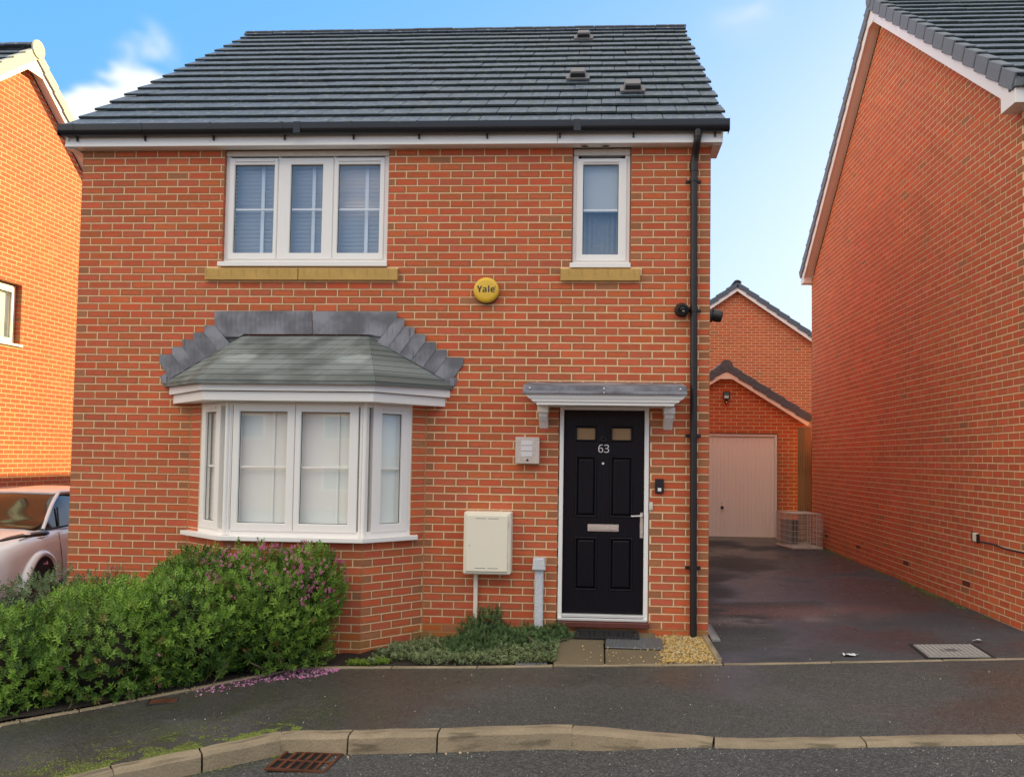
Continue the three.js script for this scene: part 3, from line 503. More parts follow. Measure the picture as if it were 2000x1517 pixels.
  // stone sills
  const fix = (x0, x1, n) => { const part = group(n, house); const mk = (a, b) => { const g = ext([[0.09, 3.463], [-0.042, 3.463], [-0.042, 3.575], [0.05, 3.601], [0.09, 3.601]].reverse(), b - a, 0.004); g.rotateY(Math.PI / 2); const p = g.attributes.uv; for (let i = 0; i < p.count; i++) p.setXY(i, g.attributes.position.getX(i) * 0.9 + a, g.attributes.position.getY(i) * 1.6); return mesh('sill_stone', g.translate(a, 0, 0), M.stone, part); }; x1.forEach((x, i) => mk(i ? x1[i - 1] + 0.004 : x0, x - (i < x1.length - 1 ? 0.004 : 0))); };
  fix(1.345, [2.305, 3.315], 'window_sill'); fix(4.942, [5.724], 'window_sill');
  // upper windows
  const w1 = group('window', house), m1 = basis(V(1, 0, 0), V(0, 1, 0), V(0, 0, 1), V(1.495, 3.655, -0.045));
  const L1 = [[1.535, 2.043, 1.592, 2.005, 1], [2.053, 2.618, 2.178, 2.508, 0], [2.628, 3.145, 2.670, 3.098, 1]].map(([a, b, c, d, v]) => ({ x0: a - 1.495, x1: b - 1.495, g0: c - 1.495, g1: d - 1.495, vent: v }));
  windowParts(w1, m1, { w: 1.695, h: 1.155, lights: L1, sy0: 0.03, sy1: 1.075, gy0: 0.097, gy1: 1.005, mull: [[0.545, 0.565], [1.118, 1.138]] });
  mesh('sub_sill', [bx(1.462, 3.20, 3.604, 3.652, -0.11, 0.025, 0.004)], M.upvc, w1);
  mesh('head_trim', bx(1.50, 3.19, 4.745, 4.80, -0.05, -0.028, 0.003), M.upvcDirty, w1);
  const w2 = group('window', house), m2 = basis(V(1, 0, 0), V(0, 1, 0), V(0, 0, 1), V(5.053, 3.645, -0.045));
  windowParts(w2, m2, { w: 0.568, h: 1.155, lights: [{ x0: 0.035, x1: 0.535, g0: 0.1, g1: 0.452, vent: 1 }], sy0: 0.025, sy1: 1.06, gy0: 0.092, gy1: 1.0 });
  mesh('sub_sill', bx(5.03, 5.63, 3.594, 3.642, -0.11, 0.022, 0.004), M.upvc, w2);
  mesh('head_trim', bx(5.055, 5.62, 4.735, 4.80, -0.05, -0.028, 0.003), M.upvcDirty, w2);

  // front door
  const fr = group('door_frame', house);
  mesh('frame', [bx(4.955, 4.995, 0.145, 2.24, -0.075, 0.004), bx(5.785, 5.828, 0.145, 2.24, -0.075, 0.004), bx(4.996, 5.784, 2.19, 2.24, -0.075, 0.002)], M.upvc, fr);
  mesh('threshold', [bx(4.99, 5.79, 0.178, 0.205, -0.07, 0.012, 0.004), bx(4.96, 5.82, 0.147, 0.172, -0.07, 0.03, 0.004)], M.silver, fr);
  mesh('tile_step', [bx(4.935, 5.84, 0.086, 0.142, -0.09, 0.055, 0.008)], M.quarry, fr);
  const door = group('front_door', house), dz = -0.042;
  const P6 = [[5.105, 5.318, 1.882, 2.032], [5.452, 5.671, 1.882, 2.032], [5.112, 5.322, 1.14, 1.74], [5.452, 5.677, 1.14, 1.74], [5.112, 5.334, 0.43, 0.948], [5.452, 5.68, 0.43, 0.948]];
  const leaf = ext(rect(4.998, 5.782, 0.207, 2.188), 0.044, 0.003, P6.map(([a, b, c, d]) => rect(a, b, c, d).reverse())); { const p = leaf.attributes.position, u = leaf.attributes.uv; for (let i = 0; i < u.count; i++) u.setXY(i, p.getX(i) * 1.5, p.getY(i) * 0.9); }
  mesh('leaf', leaf.translate(0, 0, dz - 0.044), M.door, door);
  mesh('leaf_back', bx(5.0, 5.78, 0.21, 2.185, dz - 0.05, dz - 0.0445, 0), M.door, door);
  P6.forEach(([a, b, c, d], i) => {
    mesh('moulding', ext(rect(a, b, c, d), 0.02, 0.008, [rect(a + 0.018, b - 0.018, c + 0.018, d - 0.018).reverse()]).translate(0, 0, dz - 0.012), M.door, door);
    if (i < 2) mesh('glass_panel', bx(a + 0.016, b - 0.016, c + 0.016, d - 0.016, dz - 0.03, dz - 0.014, 0), M.bronzeGlass, door);
    else mesh('panel', ext(rect(a + 0.03, b - 0.03, c + 0.03, d - 0.03), 0.03, 0.012).translate(0, 0, dz - 0.034), M.door, door);
  });
  mesh('panel', ext([[5.34, 1.875], [5.43, 1.875], [5.395, 2.035], [5.375, 2.035]], 0.014, 0.005).translate(0, 0, dz), M.door, door);
  mesh('knocker', [new THREE.TorusGeometry(0.022, 0.006, 8, 20).translate(5.385, 1.905, dz + 0.02), new THREE.SphereGeometry(0.011, 12, 8).translate(5.385, 1.93, dz + 0.02)], M.black, door);
  mesh('spyhole', [cyl(0.012, 0.012, 0.012, 20).rotateX(Math.PI / 2).translate(5.382, 1.668, dz + 0.006)], M.silver, door);
  const lp = mesh('letter_plate', [bx(5.238, 5.542, 1.005, 1.075, dz, dz + 0.012, 0.004)], M.chrome, door);
  mesh('letter_flap', bx(5.252, 5.528, 1.02, 1.058, dz + 0.0125, dz + 0.019, 0.004), M.steel, door);
  mesh('handle', [bx(5.748, 5.778, 0.945, 1.195, dz, dz + 0.014, 0.006), rod([5.763, 1.165, dz + 0.01], [5.763, 1.165, dz + 0.055], 0.009, 12), rod([5.768, 1.165, dz + 0.052], [5.66, 1.160, dz + 0.05], 0.0085, 12), cyl(0.01, 0.01, 0.012, 16).rotateX(Math.PI / 2).translate(5.763, 1.0, dz + 0.016)], M.chrome, door);
  const font = await new FontLoader().loadAsync('fonts/droid/droid_sans_regular.typeface.json');
  const num = new TextGeometry('63', { font, size: 0.078, depth: 0.006, curveSegments: 6, bevelEnabled: false }); num.computeBoundingBox(); num.translate(-num.boundingBox.max.x / 2, 0, 0); num.translate(5.384, 1.775, dz + 0.001);
  mesh('house_number', num, M.silver, door);

  // canopy
  const can = group('door_canopy', house);
  { const rows = [[0, 2.316], [0, 2.300], [0.010, 2.297], [0.013, 2.284], [0.026, 2.272], [0.048, 2.262], [0.055, 2.258], [0.056, 2.246], [0.068, 2.240], [0.090, 2.234], [0.100, 2.228], [0.101, 2.212]], P = [], U = [], q = (a, b, c, d) => { for (const p of [a, b, c, a, c, d]) { P.push(...p); U.push(p[0], p[1]); } };
    const pt = (k, i) => [[4.652 + rows[k][0], rows[k][1], 0.002], [4.652 + rows[k][0], rows[k][1], 0.435 - rows[k][0] * 0.3], [6.135 - rows[k][0], rows[k][1], 0.435 - rows[k][0] * 0.3], [6.135 - rows[k][0], rows[k][1], 0.002]][i];
    for (let k = 0; k + 1 < rows.length; k++) for (let i = 0; i < 3; i++) q(pt(k + 1, i), pt(k + 1, i + 1), pt(k, i + 1), pt(k, i));
    const n = rows.length - 1; q(pt(n, 0), pt(n, 3), pt(n, 2), pt(n, 1));
    const g = new THREE.BufferGeometry(); g.setAttribute('position', new THREE.Float32BufferAttribute(P, 3)); g.setAttribute('uv', new THREE.Float32BufferAttribute(U, 2)); g.computeVertexNormals(); mesh('moulding', g, M.upvc, can); }
  mesh('lead_roof', [ext([[0, 2.46], [0, 2.318], [-0.45, 2.318], [-0.455, 2.335], [-0.452, 2.392]].reverse(), 1.515, 0.004).rotateY(Math.PI / 2).translate(4.628, 0, 0)], M.lead, can);
  mesh('lead_drip', bx(4.622, 6.148, 2.31, 2.338, 0.452, 0.462, 0.004), M.lead, can);
  for (const [x, y] of [[4.69, 2.362], [5.38, 2.362], [6.085, 2.362], [5.38, 2.325]]) mesh('rivet', new THREE.SphereGeometry(0.010, 10, 6).translate(x, y, 0.455), M.silver, can);
  for (const x of [4.745, 5.955]) mesh('bracket', [bx(x, x + 0.105, 2.15, 2.213, 0.002, 0.2, 0.004), ext([[0, 2.0], [0, 2.15], [-0.16, 2.15], [-0.15, 2.11], [-0.11, 2.07], [-0.08, 2.09]].reverse(), 0.085, 0.003).rotateY(Math.PI / 2).translate(x + 0.01, 0.005, 0)], M.upvc, can);

  // bay window
  const bay = group('bay_window', house);
  const CL = V(1.235, 0, 0), FL = V(1.832, 0, 0.5), FR = V(3.155, 0, 0.5), CR = V(3.628, 0, 0);
  const facets = [[CL, FL], [FL, FR], [FR, CR]];
  const up = V(0, 1, 0);
  facets.forEach(([a, b], i) => {
    const u = b.clone().sub(a), L = u.length(); u.normalize(); const n = new THREE.Vector3().crossVectors(u, up), m = basis(u, up, n, a);
    const e = i === 1 ? [0.004, L - 0.004] : i === 0 ? [0.0, L - 0.004] : [0.004, L];
    mesh('mortar', ext(rect(e[0], e[1], -0.3, 0.905), 0.08, 0).translate(0, 0, -0.0824).applyMatrix4(m), M.mortar, bay);
    const list = layBricks({ L, k0: -4, k1: 12, parity: i === 0 ? 1 : 0 });
    const side = []; if (i !== 1) { const s = i === 0 ? [0, 0.225] : [L - 0.165, L]; for (let k = 12; k < 30; k++) side.push({ u0: s[0] + (i === 0 ? 0.0 : J), u1: s[1] - (i === 0 ? J : 0), v0: k * CH + J, v1: (k + 1) * CH - J, deep: true, head: false }); mesh('mortar', ext(rect(s[0], s[1], 0.905, 2.25), 0.08, 0).translate(0, 0, -0.0824).applyMatrix4(m), M.mortar, bay); }
    const hold = group('x', house); house.remove(hold);
    addBricks([...list, ...side], hold, m, i === 2 ? 40 : i === 1 ? 16 : 0, 0.05);
    for (const c of [...hold.children]) bay.add(c);
  });
  const bf = basis(V(1, 0, 0), up, V(0, 0, 1), V(1.832, 0.945, 0.492)), X = 1.832;
  const S2 = [[1.892, 2.486, 1.955, 2.412], [2.492, 3.092, 2.545, 3.008]].map(([a, b, c, d]) => ({ x0: a - X, x1: b - X, g0: c - X, g1: d - X }));
  windowParts(bay, bf, { w: 1.323, h: 1.27, lights: S2, sy0: 0.045, sy1: 1.243, gy0: 0.122, gy1: 1.168, glass: M.glassLow, mull: [[0.652, 0.662]] });
  { const u = FL.clone().sub(CL), L = u.length(); u.normalize(); const n = new THREE.Vector3().crossVectors(u, up), s0 = 0.225;
    windowParts(bay, basis(u, up, n, CL.clone().addScaledVector(u, s0).addScaledVector(n, -0.008).setY(0.945)), { w: L - s0, h: 1.27, lights: [{ x0: 0.04, x1: 0.42, g0: 0.112, g1: 0.33, vent: 1 }], sy0: 0.045, sy1: 1.243, gy0: 0.122, gy1: 1.168, glass: M.glassLow }); }
  { const u = CR.clone().sub(FR), L = u.length(); u.normalize(); const n = new THREE.Vector3().crossVectors(u, up);
    windowParts(bay, basis(u, up, n, FR.clone().addScaledVector(n, -0.008).setY(0.945)), { w: 0.525, h: 1.27, lights: [{ x0: 0.09, x1: 0.49, g0: 0.186, g1: 0.407, vent: 1 }], sy0: 0.045, sy1: 1.243, gy0: 0.122, gy1: 1.168, glass: M.glassLow }); }
  for (const [x, a] of [[1.834, 1.855], [3.155, 3.112]]) { mesh('corner_post', rod([x, 0.95, 0.488], [x, 2.215, 0.488], 0.022, 12), M.upvc, bay); mesh('cover_strip', bx(a, a + 0.018, 0.95, 2.21, 0.48, 0.5), M.upvc, bay); }
  const flat = (pts, y0, y1, b = 0.004) => ext(pts.map(([x, z]) => [x, -z]), y1 - y0, b).rotateX(-Math.PI / 2).translate(0, y0, 0);
  mesh('sill', flat([[1.20, 0.075], [1.808, 0.582], [3.18, 0.582], [3.598, 0.14], [3.56, 0.0], [1.30, 0.0]], 0.905, 0.948, 0.005), M.upvc, bay);
  mesh('fascia', [flat([[1.0, 0.0], [1.655, 0.70], [3.288, 0.70], [3.86, 0.0]], 2.295, 2.378), flat([[1.045, 0.0], [1.672, 0.668], [3.272, 0.668], [3.815, 0.0]], 2.205, 2.29)], M.upvc, bay);
  const A0 = V(0.945, 2.405, 0), A1 = V(1.628, 2.385, 0.75), A2 = V(3.312, 2.385, 0.75), A3 = V(3.892, 2.405, 0), T0 = V(1.749, 2.905, 0.0), T1 = V(3.03, 2.91, 0.0);
  const roofFacet = (a, b, t0, t1, n = 9) => {       // courses of a moulded sheet, each lapping over the one below
    const P = [], U = [], q = (w, x, y, z) => { for (const p of [w, x, y, w, y, z]) { P.push(p.x, p.y, p.z); U.push(p.x * 0.9 + p.z * 0.7, p.y * 1.4); } };
    const nn = b.clone().sub(a).cross(t0.clone().sub(a)).normalize();
    for (let k = 0; k < n; k++) {
      const la = a.clone().lerp(t0, k / n), lb = b.clone().lerp(t1, k / n), ua = a.clone().lerp(t0, (k + 1) / n), ub = b.clone().lerp(t1, (k + 1) / n);
      const o = nn.clone().multiplyScalar(0.0065), o2 = nn.clone().multiplyScalar(0.002);
      q(la.clone().add(o), lb.clone().add(o), ub.clone().add(o2), ua.clone().add(o2)); q(la, lb, lb.clone().add(o), la.clone().add(o));
    }
    q(a.clone().add(V(0, -0.03, 0)), b.clone().add(V(0, -0.03, 0)), b, a);
    const g = new THREE.BufferGeometry(); g.setAttribute('position', new THREE.Float32BufferAttribute(P, 3)); g.setAttribute('uv', new THREE.Float32BufferAttribute(U, 2)); g.computeVertexNormals(); return g;
  };
  mesh('roof_sheet', [roofFacet(A0, A1, T0.clone(), T0.clone()), roofFacet(A1, A2, T0, T1), roofFacet(A2, A3, T1, T1)], M.grp, bay);
  for (const [a, b, s] of [[A0, T0, -1], [A3, T1, 1]]) { const pts = [[a.x, a.y - 0.01], [b.x, b.y], [b.x + s * 0.02, b.y + 0.09], [a.x + s * 0.05, a.y + 0.07]]; mesh('lead_flashing', ext(s > 0 ? pts : pts.slice().reverse(), 0.006, 0.001).translate(0, 0, -0.002), M.lead, bay); }
  for (const x of [1.235, 3.628]) mesh('mortar_joint', rod([x, -0.3, -0.004], [x, 2.2, -0.004], 0.007, 8), M.splash, bay);
  mesh('roof_underside', flat([[0.95, 0], [1.63, 0.745], [3.31, 0.745], [3.885, 0]], 2.372, 2.38, 0), M.lead, bay);
  const FLASH = [[[1.458, 3.144], [2.457, 3.148], [2.464, 2.915], [1.767, 2.911], [1.725, 2.883], [1.577, 2.882], [1.463, 3.002]], [[2.462, 3.148], [3.317, 3.147], [3.319, 3.076], [3.161, 2.892], [3.05, 2.914], [2.469, 2.915]], [[0.887, 2.703], [1.041, 2.704], [1.164, 2.562], [1.006, 2.473], [0.89, 2.626]], [[1.021, 2.781], [1.13, 2.782], [1.268, 2.621], [1.152, 2.555], [1.024, 2.704]], [[1.127, 2.856], [1.241, 2.856], [1.385, 2.688], [1.265, 2.621], [1.13, 2.779]], [[1.238, 2.925], [1.359, 2.926], [1.504, 2.756], [1.381, 2.685], [1.241, 2.848]], [[1.355, 2.998], [1.468, 2.998], [1.619, 2.821], [1.5, 2.754], [1.357, 2.921]], [[3.31, 3.076], [3.392, 3.076], [3.394, 3.0], [3.236, 2.798], [3.135, 2.851]], [[3.389, 2.995], [3.494, 2.996], [3.495, 2.92], [3.352, 2.735], [3.235, 2.798]], [[3.492, 2.921], [3.606, 2.922], [3.607, 2.846], [3.47, 2.67], [3.348, 2.736]], [[3.604, 2.846], [3.714, 2.847], [3.715, 2.771], [3.588, 2.607], [3.468, 2.672]], [[3.712, 2.771], [3.822, 2.772], [3.823, 2.696], [3.704, 2.542], [3.586, 2.609]], [[3.823, 2.696], [3.987, 2.697], [3.988, 2.622], [3.865, 2.46], [3.704, 2.542]]];
  FLASH.forEach((f, i) => { const grow = f.map(([x, y]) => { const cx = f.reduce((s, p) => s + p[0], 0) / f.length, cy = f.reduce((s, p) => s + p[1], 0) / f.length, low = i > 1 && y < cy; return [x + (low ? (x - cx) * 0.06 : 0), y - (low ? 0.012 : 0)]; }); const area = grow.reduce((s, p, j) => { const n = grow[(j + 1) % grow.length]; return s + p[0] * n[1] - n[0] * p[1]; }, 0); const g = ext(area < 0 ? grow.slice().reverse() : grow, 0.005, 0.0015); g.translate(0, 0, 0.006 + (i < 2 ? 0.026 - i * 0.003 : i < 7 ? 0.001 + 0.0045 * (i - 2) : 0.024 - 0.0045 * (i - 7))); const p = g.attributes.position, u = g.attributes.uv; for (let j = 0; j < u.count; j++) u.setXY(j, p.getX(j) * 0.8 + i * 0.37, p.getY(j) * 0.9 + i * 0.23); mesh('lead_flashing', g, M.lead, bay); });
  mesh('lead_flashing', bx(0.925, 0.975, 2.41, 2.485, 0.003, 0.02, 0.002), M.lead, bay); mesh('lead_flashing', bx(3.862, 3.905, 2.41, 2.485, 0.003, 0.02, 0.002), M.lead, bay);
}

// ------------------------------------------------------------------ things fixed to the house
{
  const t = thing('alarm_box', 'round yellow burglar alarm box with black lettering high on the brick front', 'alarm box', [4.21, 3.362, 0.0]);
  mesh('back_plate', new THREE.LatheGeometry([[0, 0], [0.122, 0], [0.122, 0.03], [0, 0.03]].map((p) => new THREE.Vector2(...p)), 40).rotateX(Math.PI / 2).translate(0, -0.012, 0.001), M.black, t);
  mesh('cover', new THREE.LatheGeometry([[0, 0.075], [0.085, 0.074], [0.112, 0.068], [0.124, 0.056], [0.1275, 0.04], [0.1275, 0.022]].map((p) => new THREE.Vector2(...p)).reverse(), 48).rotateX(Math.PI / 2), M.yellow, t);
  const f = await new FontLoader().loadAsync('fonts/droid/droid_sans_bold.typeface.json');
  const g = new TextGeometry('Yale', { font: f, size: 0.064, depth: 0.002, curveSegments: 5, bevelEnabled: false }); g.computeBoundingBox(); g.translate(-g.boundingBox.max.x / 2, -0.027, 0.0735);
  const r = new TextGeometry('®', { font: f, size: 0.012, depth: 0.002, curveSegments: 3, bevelEnabled: false }); r.translate(0.083, 0.022, 0.0735);
  mesh('lettering', [g, r], M.black, t);
}
function bulletCamera(name, label, pos, turn, tilt) {
  const t = thing(name, label, 'security camera', pos, turn);
  mesh('base', [new THREE.LatheGeometry([[0, 0], [0.068, 0], [0.07, 0.006], [0.066, 0.026], [0.052, 0.034], [0, 0.036]].map((p) => new THREE.Vector2(...p)), 28).rotateX(Math.PI / 2)], M.black, t);
  const h = group('camera_head', t, [0, 0, 0.07]); h.rotation.x = tilt;
  mesh('housing', new THREE.LatheGeometry([[0, -0.05], [0.05, -0.05], [0.058, -0.03], [0.06, 0.03], [0.054, 0.052], [0.046, 0.058], [0.04, 0.052], [0, 0.05]].map((p) => new THREE.Vector2(...p)), 28).rotateX(Math.PI / 2), M.pipe, h);
  mesh('lens', new THREE.SphereGeometry(0.03, 20, 10, 0, 2 * Math.PI, 0, Math.PI / 2).rotateX(Math.PI / 2).scale(1, 1, 0.5).translate(0, 0, 0.05), M.gutter, h);
  mesh('bezel', new THREE.TorusGeometry(0.04, 0.004, 8, 28).translate(0, 0, 0.056), M.black, h);
  mesh('indicator', bx(-0.005, 0.018, -0.016, -0.010, 0.058, 0.068, 0.001), M.silver, h);
  return t;
}
bulletCamera('security_camera', 'black dome camera on the house front left of the downpipe', [6.132, 3.178, 0.0], 0, 0.28);
bulletCamera('security_camera', 'black camera sticking out from the side wall at the house corner', [6.41, 3.14, -0.09], Math.PI / 2, 0.22);
{
  const t = thing('cable_box', 'small black cable joint between camera and downpipe', 'cable', [6.20, 3.17, 0.0]);
  mesh('conduit', rod([-0.01, 0.015, 0.02], [0.05, 0.02, 0.02], 0.015, 10), M.black, t);
}
{
  const t = thing('post_box', 'stainless steel letterbox on the brick wall left of the front door', 'letterbox', [4.646, 1.785, 0.0]);
  mesh('body', bx(-0.116, 0.116, -0.128, 0.128, 0.002, 0.085, 0.006), M.steel, t);
  mesh('lid', [ext([[-0.116, -0.128], [0.116, -0.128], [0.116, 0.128], [-0.116, 0.128]], 0.012, 0.003).translate(0, 0, 0.086)], M.steel, t);
  for (const y of [0.05, -0.005, -0.06]) mesh('window', bx(-0.062, 0.05, y, y + 0.045, 0.0985, 0.102, 0.002), M.silver, t);
  mesh('lock', cyl(0.011, 0.011, 0.01, 16).rotateX(Math.PI / 2).translate(0.002, -0.095, 0.102), M.black, t);
}
{
  const t = thing('meter_cabinet', 'cream plastic meter cabinet on the wall between bay and door', 'meter box', [4.28, 0.89, 0.0]);
  mesh('body', bx(-0.228, 0.228, -0.298, 0.298, 0.002, 0.19, 0.012), M.cabinet, t);
  mesh('door', ext(rect(-0.2, 0.2, -0.27, 0.27), 0.02, 0.008).translate(0, 0, 0.1875), M.cabinet, t);
  for (const y of [0.235, -0.238]) mesh('vent_slot', [bx(-0.11, -0.01, y, y + 0.004, 0.207, 0.2085, 0), bx(0.01, 0.11, y, y + 0.004, 0.207, 0.2085, 0)], M.gasket, t);
  mesh('lock', cyl(0.009, 0.009, 0.006, 14).rotateX(Math.PI / 2).translate(-0.165, -0.02, 0.209), M.cover, t);
  for (const y of [-0.2, 0.2]) mesh('hinge', bx(0.202, 0.212, y - 0.03, y + 0.03, 0.19, 0.2, 0.003), M.cabinet, t);
  mesh('conduit', [bx(-0.145, -0.105, -0.98, -0.298, 0.002, 0.04, 0.005)], M.cabinet, t);
}
{
  const t = thing('cable_cover', 'pale grey pipe cover with a capped top left of the door', 'pipe cover', [4.775, -0.03, 0.0]);
  mesh('trunking', [bx(-0.042, 0.042, 0.03, 0.69, 0.002, 0.075, 0.01), ...[0.2, 0.35, 0.5].map((y) => bx(-0.0445, 0.0445, y, y + 0.012, 0.004, 0.05, 0.002))], M.cover, t);
  mesh('cap', [ext([[-0.064, 0], [0.064, 0], [0.054, 0.115], [-0.054, 0.115]], 0.12, 0.01).translate(0, 0.665, 0.002)], M.cover, t);
  mesh('foot', bx(-0.034, 0.034, 0.0, 0.11, 0.002, 0.085, 0.006), M.upvc, t);
}
{
  const t = thing('doorbell', 'black video doorbell with white button right of the door', 'doorbell', [5.93, 1.457, 0.0]);
  mesh('body', bx(-0.042, 0.042, -0.07, 0.07, 0.002, 0.03, 0.006), M.black, t);
  mesh('button', bx(-0.016, 0.018, -0.05, -0.018, 0.03, 0.034, 0.003), M.upvc, t);
  mesh('lens', cyl(0.012, 0.012, 0.006, 18).rotateX(Math.PI / 2).translate(-0.012, 0.014, 0.032), M.gutter, t);
}
{
  const t = thing('white_hook', 'small white plastic clip on the door frame beside the handle', 'clip', [5.852, 1.26, 0.0]);
  mesh('clip', [bx(-0.018, 0.018, -0.04, 0.04, 0.002, 0.018, 0.005), bx(-0.01, 0.01, -0.03, 0.01, 0.016, 0.026, 0.003)], M.upvcDirty, t);
}
// blinds and lamp behind the upstairs glass
function venetian(x0, x1, label) {
  const t = thing('venetian_blind', label, 'blind', [(x0 + x1) / 2, 4.66, -0.17], 0, 'white slatted blinds upstairs');
  const w = x1 - x0, slats = [];
  for (let y = 0; y < 0.94; y += 0.042) { const g = cbox(w, 0.05, 0.003, 0.001); g.rotateX(0.8); slats.push(g.translate(0, -y, 0)); }
  mesh('slats', slats, M.blind, t, 'stuff');
  mesh('ladder_tape', bx(w * 0.08, w * 0.08 + 0.035, -0.95, 0.02, 0.026, 0.029, 0), M.blind, t);
  mesh('head_rail', bx(-w / 2, w / 2, 0.02, 0.06, -0.025, 0.025, 0.003), M.blind, t);
  return t;
}
venetian(1.56, 2.03, 'white slatted blind behind the left pane of the wide upstairs window');
venetian(2.14, 2.53, 'white slatted blind behind the middle pane of the wide upstairs window');
venetian(2.63, 3.13, 'white slatted blind behind the right pane of the wide upstairs window');
{
  const t = thing('roller_blind', 'pale roller blind half down behind the narrow upstairs window', 'blind', [5.33, 4.66, -0.12]);
  mesh('fabric', bx(-0.2, 0.2, -0.46, 0.12, -0.004, 0.004, 0.001), std({ rgb: [0.42, 0.46, 0.48], roughness: 0.9 }), t); mesh('bottom_bar', bx(-0.2, 0.2, -0.475, -0.46, -0.008, 0.008, 0.003), M.blind, t);
  const n = thing('net_curtain', 'grey net curtain behind the lower half of the narrow upstairs window', 'curtain', [5.33, 3.72, -0.19]);
  const pts = []; for (let i = 0; i <= 40; i++) pts.push([i / 40 * 0.42 - 0.21, 0.006 * Math.sin(i * 1.3)]);
  const s = [...pts, ...pts.map(([a, b]) => [a, b - 0.002]).reverse()]; mesh('fabric', ext(s.reverse(), 0.97, 0).rotateX(-Math.PI / 2), std({ rgb: [0.20, 0.22, 0.25], map: grain, roughness: 0.95 }), n);
}
{
  const t = thing('pendant_lamp', 'lit pendant lamp with two warm bulbs behind the upstairs blind', 'lamp', [2.86, 4.25, -0.30]);
  mesh('arm', [rod([-0.06, 0.0, 0], [0.06, -0.02, 0], 0.006), rod([0, -0.01, 0], [0, 0.5, 0], 0.004)], M.chrome, t);
  for (const [x, y] of [[-0.062, 0.025], [0.062, -0.005]]) {
    const b = mesh('bulb', new THREE.SphereGeometry(0.016, 14, 10).translate(x, y, 0.0), new THREE.MeshStandardMaterial({ color: 0xffffff, emissive: new THREE.Color().setRGB(1, 0.55, 0.25), emissiveIntensity: 5 }), t);
    const l = new THREE.PointLight(new THREE.Color().setRGB(1, 0.6, 0.3), 0.015, 3, 2); l.position.set(x, y, 0); l.castShadow = true; l.shadow.radius = 0.6; t.add(l);
  }
}
function voile(a, b, label) {
  const dx = b[0] - a[0], dz = b[1] - a[1], L = Math.hypot(dx, dz), pts = [];
  const t = thing('window_blind', label, 'blind', [(a[0] + b[0]) / 2, 0.97, (a[1] + b[1]) / 2], -Math.atan2(dz, dx), 'white blinds inside the bay window');
  for (let i = 0; i <= 80; i++) pts.push([i / 80 * L - L / 2, 0.0003 * Math.sin(i * 0.37)]);
  mesh('fabric', ext([...pts, ...pts.map(([x, y]) => [x, y - 0.003]).reverse()].reverse(), 1.22, 0).rotateX(-Math.PI / 2), M.voile, t);
  mesh('stile', [bx(L * 0.1, L * 0.1 + 0.03, 0, 1.2, 0.008, 0.014, 0.002)], M.voile, t);
}
voile([1.88, 0.40], [2.475, 0.40], 'white blind behind the left big pane of the bay window');
voile([2.50, 0.40], [3.10, 0.40], 'white blind behind the right big pane of the bay window');
voile([1.40, 0.04], [1.83, 0.38], 'white blind behind the left slanting pane of the bay window');
voile([3.15, 0.38], [3.52, 0.02], 'white blind behind the right slanting pane of the bay window');

